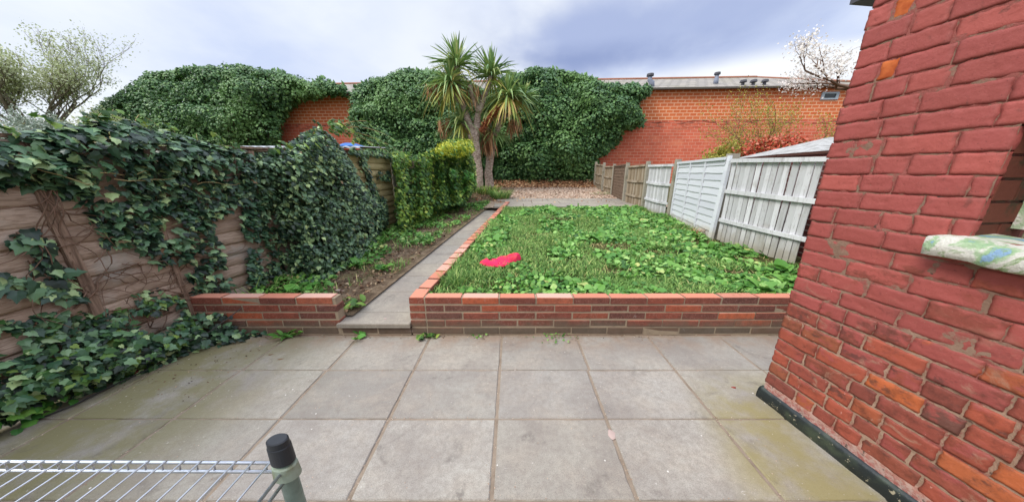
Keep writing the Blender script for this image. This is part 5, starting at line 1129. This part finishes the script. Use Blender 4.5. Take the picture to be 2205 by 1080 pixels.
rosette('paving_weed', 'small dark green tuft at the wall corner right of the step', (-.79, 2.262, 0), 26, .045, 'ivy_leaf_fresh', 1.4, 1.1, IVY, seed=77, spread=.035)
rosette('paving_weed', 'thin line of moss like weed along the foot of the long wall', (.42, 2.275, 0), 60, .020, 'weed_leaf', 1.3, .4, IVY, seed=78, spread=.075)
rosette('paving_weed', 'tiny weed at the foot of the long wall near the centre joint', (-.32, 2.272, 0), 12, .028, 'weed_leaf', 1.4, .6, IVY, seed=79, spread=.03)
rosette('step_weed', 'ragged green weed in the gap between the short wall end and the step slab', (-1.62, 2.52, bz(2.5)), 18, .11, 'climber_leaf', 1.1, .5, seed=80, spread=.05)
# bed weeds and ground ivy
def bed_pts(n, y0, y1, p=1.2):
    y = y0 + (y1-y0)*rng.random(n)**p; l = fence_x(y) + .12; r = path_lx(np.minimum(y, 8.9)) - .02; return l + (r-l)*rng.random(n), y
x, y = bed_pts(7000, 2.45, 9.6); m = nzA(np.stack([x, y, x*0], 1), 1.6, 5) + .4*nzA(np.stack([x, y, x*0], 1), 5, 2); rel = (x - fence_x(y))/(path_lx(np.minimum(y, 8.9)) - fence_x(y)); k = (m + .68 - 1.15*rel + .25*(y > 4.6) > .12); x, y = x[k], y[k]; n = len(x)
a = rng.uniform(0, 2*PI, n); s = rng.uniform(.03, .08, n); nr = np.stack([.4*np.cos(a), .4*np.sin(a) - .1, 1 + 0*a], 1) + rng.normal(0, .3, (n, 3))
V, F = scatter(DOCK[0], DOCK[1], np.stack([x, y, bed_z(y) + rng.uniform(.01, .08, n)], 1), nr, np.stack([np.cos(a), np.sin(a), .2 + 0*a], 1), np.stack([s*1.9, s, s], 1))
tag(np_mesh('bed_weeds', V, F, MAT['weed_leaf'], smooth=True), 'low weeds spreading over the soil between the ivy fence and the slab path', 'weeds', kind='stuff')
x, y = bed_pts(5200, 2.45, 9.8); n = len(x); a = rng.uniform(0, 2*PI, n); h = rng.uniform(.04, .13, n); k = nzA(np.stack([x, y, x*0], 1), 2.2, 15) > .08; x, y, a, h = x[k], y[k], a[k], h[k]; n = len(x)
V, F = scatter(BLADE[0], BLADE[1], np.stack([x, y, bed_z(y)], 1), np.stack([np.cos(a), np.sin(a), -.3 + 0*a], 1), np.stack([np.cos(a)*.5, np.sin(a)*.5, 1 + 0*a], 1), np.stack([0*h + .009, h, h], 1))
tag(np_mesh('bed_grass', V, F, MAT['grass_blade']), 'thin grass coming up in the left hand soil bed', 'grass', kind='stuff')
# litter: twigs, stones and dead leaves on the soil
x, y = bed_pts(3600, 2.42, 11.5, 1.35); n = len(x); a = rng.uniform(0, 2*PI, n); s = rng.uniform(.015, .055, n)
V, F = scatter(HLEAF[0], HLEAF[1], np.stack([x, y, bed_f(x, y) + .03 + .02*nzA(np.stack([x, y, bed_z(y)], 1), 2.2)], 1), rng.normal(0, .5, (n, 3)) + np.array((0, 0, 1)), np.stack([np.cos(a), np.sin(a), .1*rng.normal(0, 1, n)], 1), np.stack([s*rng.uniform(.5, 1.6, n), s, s], 1))
tag(np_mesh('leaf_litter', V, F, MAT['litter']), 'dead leaves and twigs lying on the soil by the path', 'leaf litter', kind='stuff')
ST = [(.0, 0, .45), (.5, 0, .05), (.12, .5, .1), (-.45, .28, .02), (-.38, -.4, .08), (.2, -.48, .0)]
STF = np.array([(0, 1, 2), (0, 2, 3), (0, 3, 4), (0, 4, 5), (0, 5, 1)])
def stones(name, x, y, z, s, mat, lab, cat):
    n = len(x); a = rng.uniform(0, 2*PI, n); V, F = scatter(np.array(ST), STF, np.stack([x, y, z], 1), rng.normal(0, .25, (n, 3)) + np.array((0, 0, 1)), np.stack([np.cos(a), np.sin(a), 0*a], 1), np.stack([s*1.4, s, s*rng.uniform(.5, 1.2, n)], 1)); return tag(np_mesh(name, V, F, mat), lab, cat, kind='stuff')
x, y = bed_pts(900, 2.42, 6, 1.3); stones('soil_stones', x, y, bed_z(y) + .02, rng.uniform(.008, .028, len(x)), MAT['litter'], 'small stones and clods scattered over the bare soil', 'stones')
n = 9000; y = rng.uniform(10.0, 13.6, n); x = rng.uniform(-.6, 3.95, n); stones('gravel', x, y, lawn_z(y) + rng.uniform(-.03, .0, n), rng.uniform(.03, .075, n), MAT['gravel_stone'], 'pale pinkish gravel spread at the far end of the garden', 'gravel')
n = 2800; y = rng.uniform(13.1, 14.8, n); x = rng.uniform(-.9, 4.3, n); s = rng.uniform(.05, .13, n); a = rng.uniform(0, 2*PI, n)
V, F = scatter(HLEAF[0], HLEAF[1], np.stack([x, y, lawn_z(y) + rng.uniform(0, .16, n)*np.clip(y-12.9, 0, 1)], 1), rng.normal(0, .6, (n, 3)) + np.array((0, -.3, 1)), np.stack([np.cos(a), np.sin(a), .3*rng.normal(0, 1, n)], 1), np.stack([s*1.3, s, s], 1))
tag(np_mesh('leaf_litter', V, F, MAT['dry_leaf']), 'brown fallen leaves banked under the ivy behind the gravel', 'leaf litter', kind='stuff')
n = 150; x = rng.uniform(-1.0, 3.4, n)*1.0; y = rng.uniform(8.9, 10.2, n); x = np.where(rng.random(n) < .6, rng.uniform(-1.7, -.4, n), x); s = rng.uniform(.03, .08, n); a = rng.uniform(0, 2*PI, n)
zz = np.where(x < -.2, np.where(y < 9.05, bed_f(x, y) + .05, bed_f(x, y) + .06), lawn_z(y) + .03); V, F = scatter(HLEAF[0], HLEAF[1], np.stack([x, y, zz], 1), rng.normal(0, .5, (n, 3)) + np.array((0, -.3, 1)), np.stack([np.cos(a), np.sin(a), 0*a], 1), np.stack([s*1.3, s, s], 1))
tag(np_mesh('leaf_litter', V, F, MAT['dry_leaf']), 'scattered dry leaves where the slab path meets the far paving', 'leaf litter', kind='stuff')
def tuft(name, lab, loc, n, h, mat, rad, seed, sx=1.5, lean=.7):
    g = np.random.default_rng(seed); a = g.uniform(0, 2*PI, n); r = rad*np.sqrt(g.random(n)); hh = h*g.uniform(.5, 1.1, n); l = lean*g.uniform(.2, 1.2, n)
    pos = np.array(loc)[None] + np.stack([np.cos(a)*r*sx, np.sin(a)*r, 0*a], 1); a = a + g.normal(0, .6, n)
    V, F = scatter(BLADE[0], BLADE[1], pos, np.stack([np.cos(a), np.sin(a), -.3 + 0*a], 1), np.stack([np.cos(a)*l*sx, np.sin(a)*l, 1 + 0*a], 1), np.stack([hh*.035, hh, hh], 1)); T = thing(name, lab, 'grass tuft', loc); np_mesh('blades', V, F, MAT[mat], T); return T
tuft('grass_tuft', 'fine arching tuft of grass beside the palm at the end of the brick kerb', (-.42, 10.0, .60), 420, .42, 'grass_blade', .22, 3)
tuft('grass_tuft', 'dark tuft of grass and leaves around the palm trunks', (-1.2, 10.9, .68), 420, .5, 'climber_leaf', .4, 4)
tuft('grass_tuft', 'low green tuft at the foot of the far bare fence panels', (3.6, 11.2, .67), 240, .16, 'grass_blade', .28, 6)
tuft('grass_tuft', 'dry yellowish tuft by the bottom corner of the white lapped panel', (3.36, 4.85, .41), 110, .17, 'dry_leaf', .06, 7)
tuft('grass_tuft', 'straw coloured dead clump in the far middle of the lawn', (1.03, 6.15, .47), 160, .12, 'litter', .13, 8, 1.8, 1.6)
tuft('grass_tuft', 'long thin grass blades arching behind the short brick wall', (-2.62, 2.62, .17), 46, .30, 'grass_blade', .2, 9, 1.8, 1.3)
tuft('grass_tuft', 'thin green blades beside the kerb at the lawn front corner', (-.62, 2.75, .34), 120, .16, 'grass_blade', .10, 10, 1.2, .6)

# crumbs of stone, soil and leaf along the paving joints
jx = np.array([-2.79, -2.13, -1.455, -.773, -.097, .60, 1.285]); n = 900
x = np.where(rng.random(n) < .62, rng.choice(jx, n) + rng.normal(0, .012, n), rng.uniform(-2.9, 1.7, n)); y = rng.uniform(.8, 2.26, n); yj = rng.choice([1.36, 1.803, .914, 2.255], n) + rng.normal(0, .010, n); y = np.where((x > 99) | (rng.random(n) < .35), yj, y)
k = ~((x > 1.62) & (y < 1.56)); x, y = x[k], y[k]
stones('patio_crumbs', x, y, 0*x + .001, rng.uniform(.0015, .0058, len(x)), MAT['gravel_stone'], 'tiny crumbs of stone and grit caught along the patio joints', 'grit')
n = 260; x = np.concatenate([rng.uniform(-2.95, -2.2, n//2), rng.uniform(-2.9, 1.6, n//2)]); y = np.concatenate([rng.uniform(1.5, 2.26, n//2), 2.27 - np.abs(rng.normal(0, .03, n//2))]); a = rng.uniform(0, 2*PI, n); sz = rng.uniform(.006, .02, n)
V, F = scatter(HLEAF[0], HLEAF[1], np.stack([x, y, 0*x + .004], 1), rng.normal(0, .3, (n, 3)) + np.array((0, 0, 1)), np.stack([np.cos(a), np.sin(a), 0*a], 1), np.stack([sz*rng.uniform(.4, 1.2, n), sz, sz], 1))
tag(np_mesh('patio_litter', V, F, MAT['litter']), 'bits of dead leaf and soil swept against the wall foot and ivy on the patio', 'leaf litter', kind='stuff')

# ------------------------------------------------------------------ loose objects
# pink cloth lying crumpled on the lawn
CL = []; nx, ny = 46, 22
outl = [(-.41, 3.27), (-.30, 3.22), (-.16, 3.20), (-.03, 3.24), (.08, 3.33), (.12, 3.46), (.06, 3.52), (-.03, 3.44), (-.10, 3.36), (-.22, 3.37), (-.33, 3.40), (-.36, 3.33)]
def strip_edge(t):
    lo = [(-.42, 3.26), (-.30, 3.17), (-.16, 3.15), (-.03, 3.20), (.06, 3.32), (.125, 3.45)]; hi = [(-.37, 3.33), (-.31, 3.42), (-.20, 3.40), (-.10, 3.40), (.0, 3.52), (.095, 3.58)]
    s = t*5; i = min(4, int(s)); f = s - i; f = f*f*(3-2*f); return [(a[i][0]*(1-f) + a[i+1][0]*f, a[i][1]*(1-f) + a[i+1][1]*f) for a in (lo, hi)]
for i in range(nx+1):
    a, b = strip_edge(i/nx)
    for j in range(ny+1):
        v = j/ny; u = i/nx; px, py_ = a[0]*(1-v) + b[0]*v, a[1]*(1-v) + b[1]*v; h = (math.sin(PI*v)**.5)*(min(1, u*6, (1-u)*9)**.6)
        z = lz(py_) + .028 + h*(.045 + .035*u + .028*math.sin(u*9 + v*3) + .03*nz((u*7, v*4, 2))) + .016*abs(nz((u*13 + v*5, v*7, 5))) + .005*nz((u*30, v*22, 9)); CL.append((px, py_, z))
np_cloth = np_mesh('pink_cloth', CL, [(i*(ny+1)+j, (i+1)*(ny+1)+j, (i+1)*(ny+1)+j+1, i*(ny+1)+j+1) for i in range(nx) for j in range(ny)], MAT['pink_cloth'], smooth=True, origin=(-.15, 3.33, lz(3.33)))
tag(np_cloth, 'crumpled bright pink cloth dropped on the lawn near the brick kerb', 'cloth')
def blob(name, lab, cat, loc, r, mat, seed, seg=14):
    mb = MB(); V = []
    for i in range(7):
        p = PI/2*i/6
        for j in range(seg): t = 2*PI*j/seg; k = 1 + .45*nz((math.cos(t)*1.3, math.sin(t)*1.3, seed), 1); V.append((loc[0] + r[0]*k*math.cos(t)*math.cos(p), loc[1] + r[1]*k*math.sin(t)*math.cos(p), loc[2] + r[2]*math.sin(p)))
    mb.add(V, [(i*seg+j, i*seg+(j+1) % seg, (i+1)*seg+(j+1) % seg, (i+1)*seg+j) for i in range(6) for j in range(seg)]); return tag(mb.build(name, MAT[mat], smooth=True, origin=loc), lab, cat)
blob('mortar_lump', 'flat pale pink mortar splash on the patio joint', 'mortar', (.592, 1.252, -.002), (.025, .032, .006), 'pale_stone', 2.0)
blob('brick_chip', 'small red brick chip on the patio edge below the creeping ivy', 'stone', (-2.90, 1.775, 0), (.035, .02, .02), 'red_stone', 5.0)
blob('pebble', 'pale pebble at the front edge of the stepping path', 'stone', (-1.23, 2.36, .132), (.015, .01, .008), 'pale_stone', 8.0)
blob('pebble', 'whitish pebble on the soil behind the short brick wall', 'stone', (-1.98, 2.86, .20), (.05, .02, .02), 'pale_stone', 9.0)
blob('brick_chip', 'lone dark chip on the patio slab at the right, near the house corner', 'stone', (1.60, 1.62, 0), (.016, .01, .008), 'red_stone', 11.0)
mb = MB(); mb.tube([(-2.98, 1.32, .01), (-2.90, 1.45, .012), (-2.88, 1.62, .015), (-2.83, 1.82, .02), (-2.78, 2.0, .10), (-2.72, 2.16, .12), (-2.5, 2.27, .29)], .0045, 6); tag(mb.build('old_cable', MAT['cable'], smooth=True, origin=(-2.9, 1.45, .01)), 'thin dark cable trailing along the patio edge under the ivy', 'cable')
for i, (x, y, s) in enumerate(((-2.08, 1.985, .05), (-1.95, 1.925, .055))):
    V, F = scatter(HLEAF[0], HLEAF[1], np.array([(x, y, .004)]), np.array([(0, 0, 1.)]), np.array([(1, .25, 0)]), np.array([[s*.5, s, s*.3]])); tag(np_mesh('fallen_leaf', V, F, MAT['litter'], origin=(x, y, 0)), ['thin dark fallen leaf on the patio, farther of two below the short wall', 'thin dark fallen leaf on the patio, nearer of two below the short wall'][i], 'leaf')

# ------------------------------------------------------------------ wire shelving unit in the near left corner
SX = 1.42
UN = thing('shelving_unit', 'chrome wire shelving unit with black capped corner post in the near left foreground', 'shelving unit', (-.415, .372, 0))
px0, py0 = -.415, .372; TOPZ = .966
def unit_post(x, y):
    mb = MB(); mb.tube([(x, y, .03), (x, y, .985)], .0116, 24, True, SX)
    for k in range(34): z = .06 + .0254*k; mb.tube([(x, y, z), (x, y, z+.0022)], .01176, 24, False, SX); 
    p = mb.build('post', MAT['post_metal'], UN, smooth=False)
    mb = MB(); mb.tube([(x, y, .978), (x, y, .981), (x, y, 1.016), (x, y, 1.0175), (x, y, 1.029), (x, y, 1.031)], [.0125, .0142, .0136, .0128, .0124, .0108], 28, True, SX); mb.build('post_cap', MAT['black_plastic'], UN)
    mb = MB(); mb.tube([(x, y, .943), (x, y, .946), (x, y, .972), (x, y, .975)], [.0140, .0164, .0150, .0132], 28, True, SX); mb.build('collar', MAT['clamp'], UN)
    mb = MB(); mb.tube([(x, y, .0), (x, y, .03)], [.016, .013], 20, True, SX); mb.build('foot', MAT['black_plastic'], UN)
for x, y in ((px0, py0), (px0 - 1.35, py0 + .012), (px0, py0 - .42), (px0 - 1.35, py0 - .42)): unit_post(x, y)
def shelf(zt):
    x1, y1 = px0 - 1.35, py0 - .42; mb = MB(); r = .0030
    for z in (zt, zt - .022):
        mb.tube([(px0 - .018, py0 + .006, z), (x1 + .018, py0 + .012, z)], r, 8); mb.tube([(px0 - .018, y1, z), (x1 + .018, y1, z)], r, 8); mb.tube([(px0 + .002, py0 - .014, z), (px0 + .002, y1 + .014, z)], r, 8); mb.tube([(x1, py0 - .0, z), (x1, y1 + .014, z)], r, 8)
    s = mb.build('shelf_rim', MAT['chrome'], UN, smooth=True)
    mb = MB(); n = 40
    for i in range(n):
        x = px0 - .030 - .0325*i
        mb.tube([(x, py0 + .0085, zt + .001), (x, py0 + .004, zt + .0045), (x, y1, zt + .0045)], .0017, 6)
        xm = x - .012; mb.tube([(xm, py0 + .008, zt), (xm - .004, py0 + .008, zt - .022)], .0016, 5)
    for y in (py0 - .14, py0 - .28): mb.tube([(px0, y, zt - .001), (x1, y, zt - .001)], .0026, 7)
    mb.build('shelf_wires', MAT['chrome'], s, smooth=True)
shelf(.966); shelf(.50)
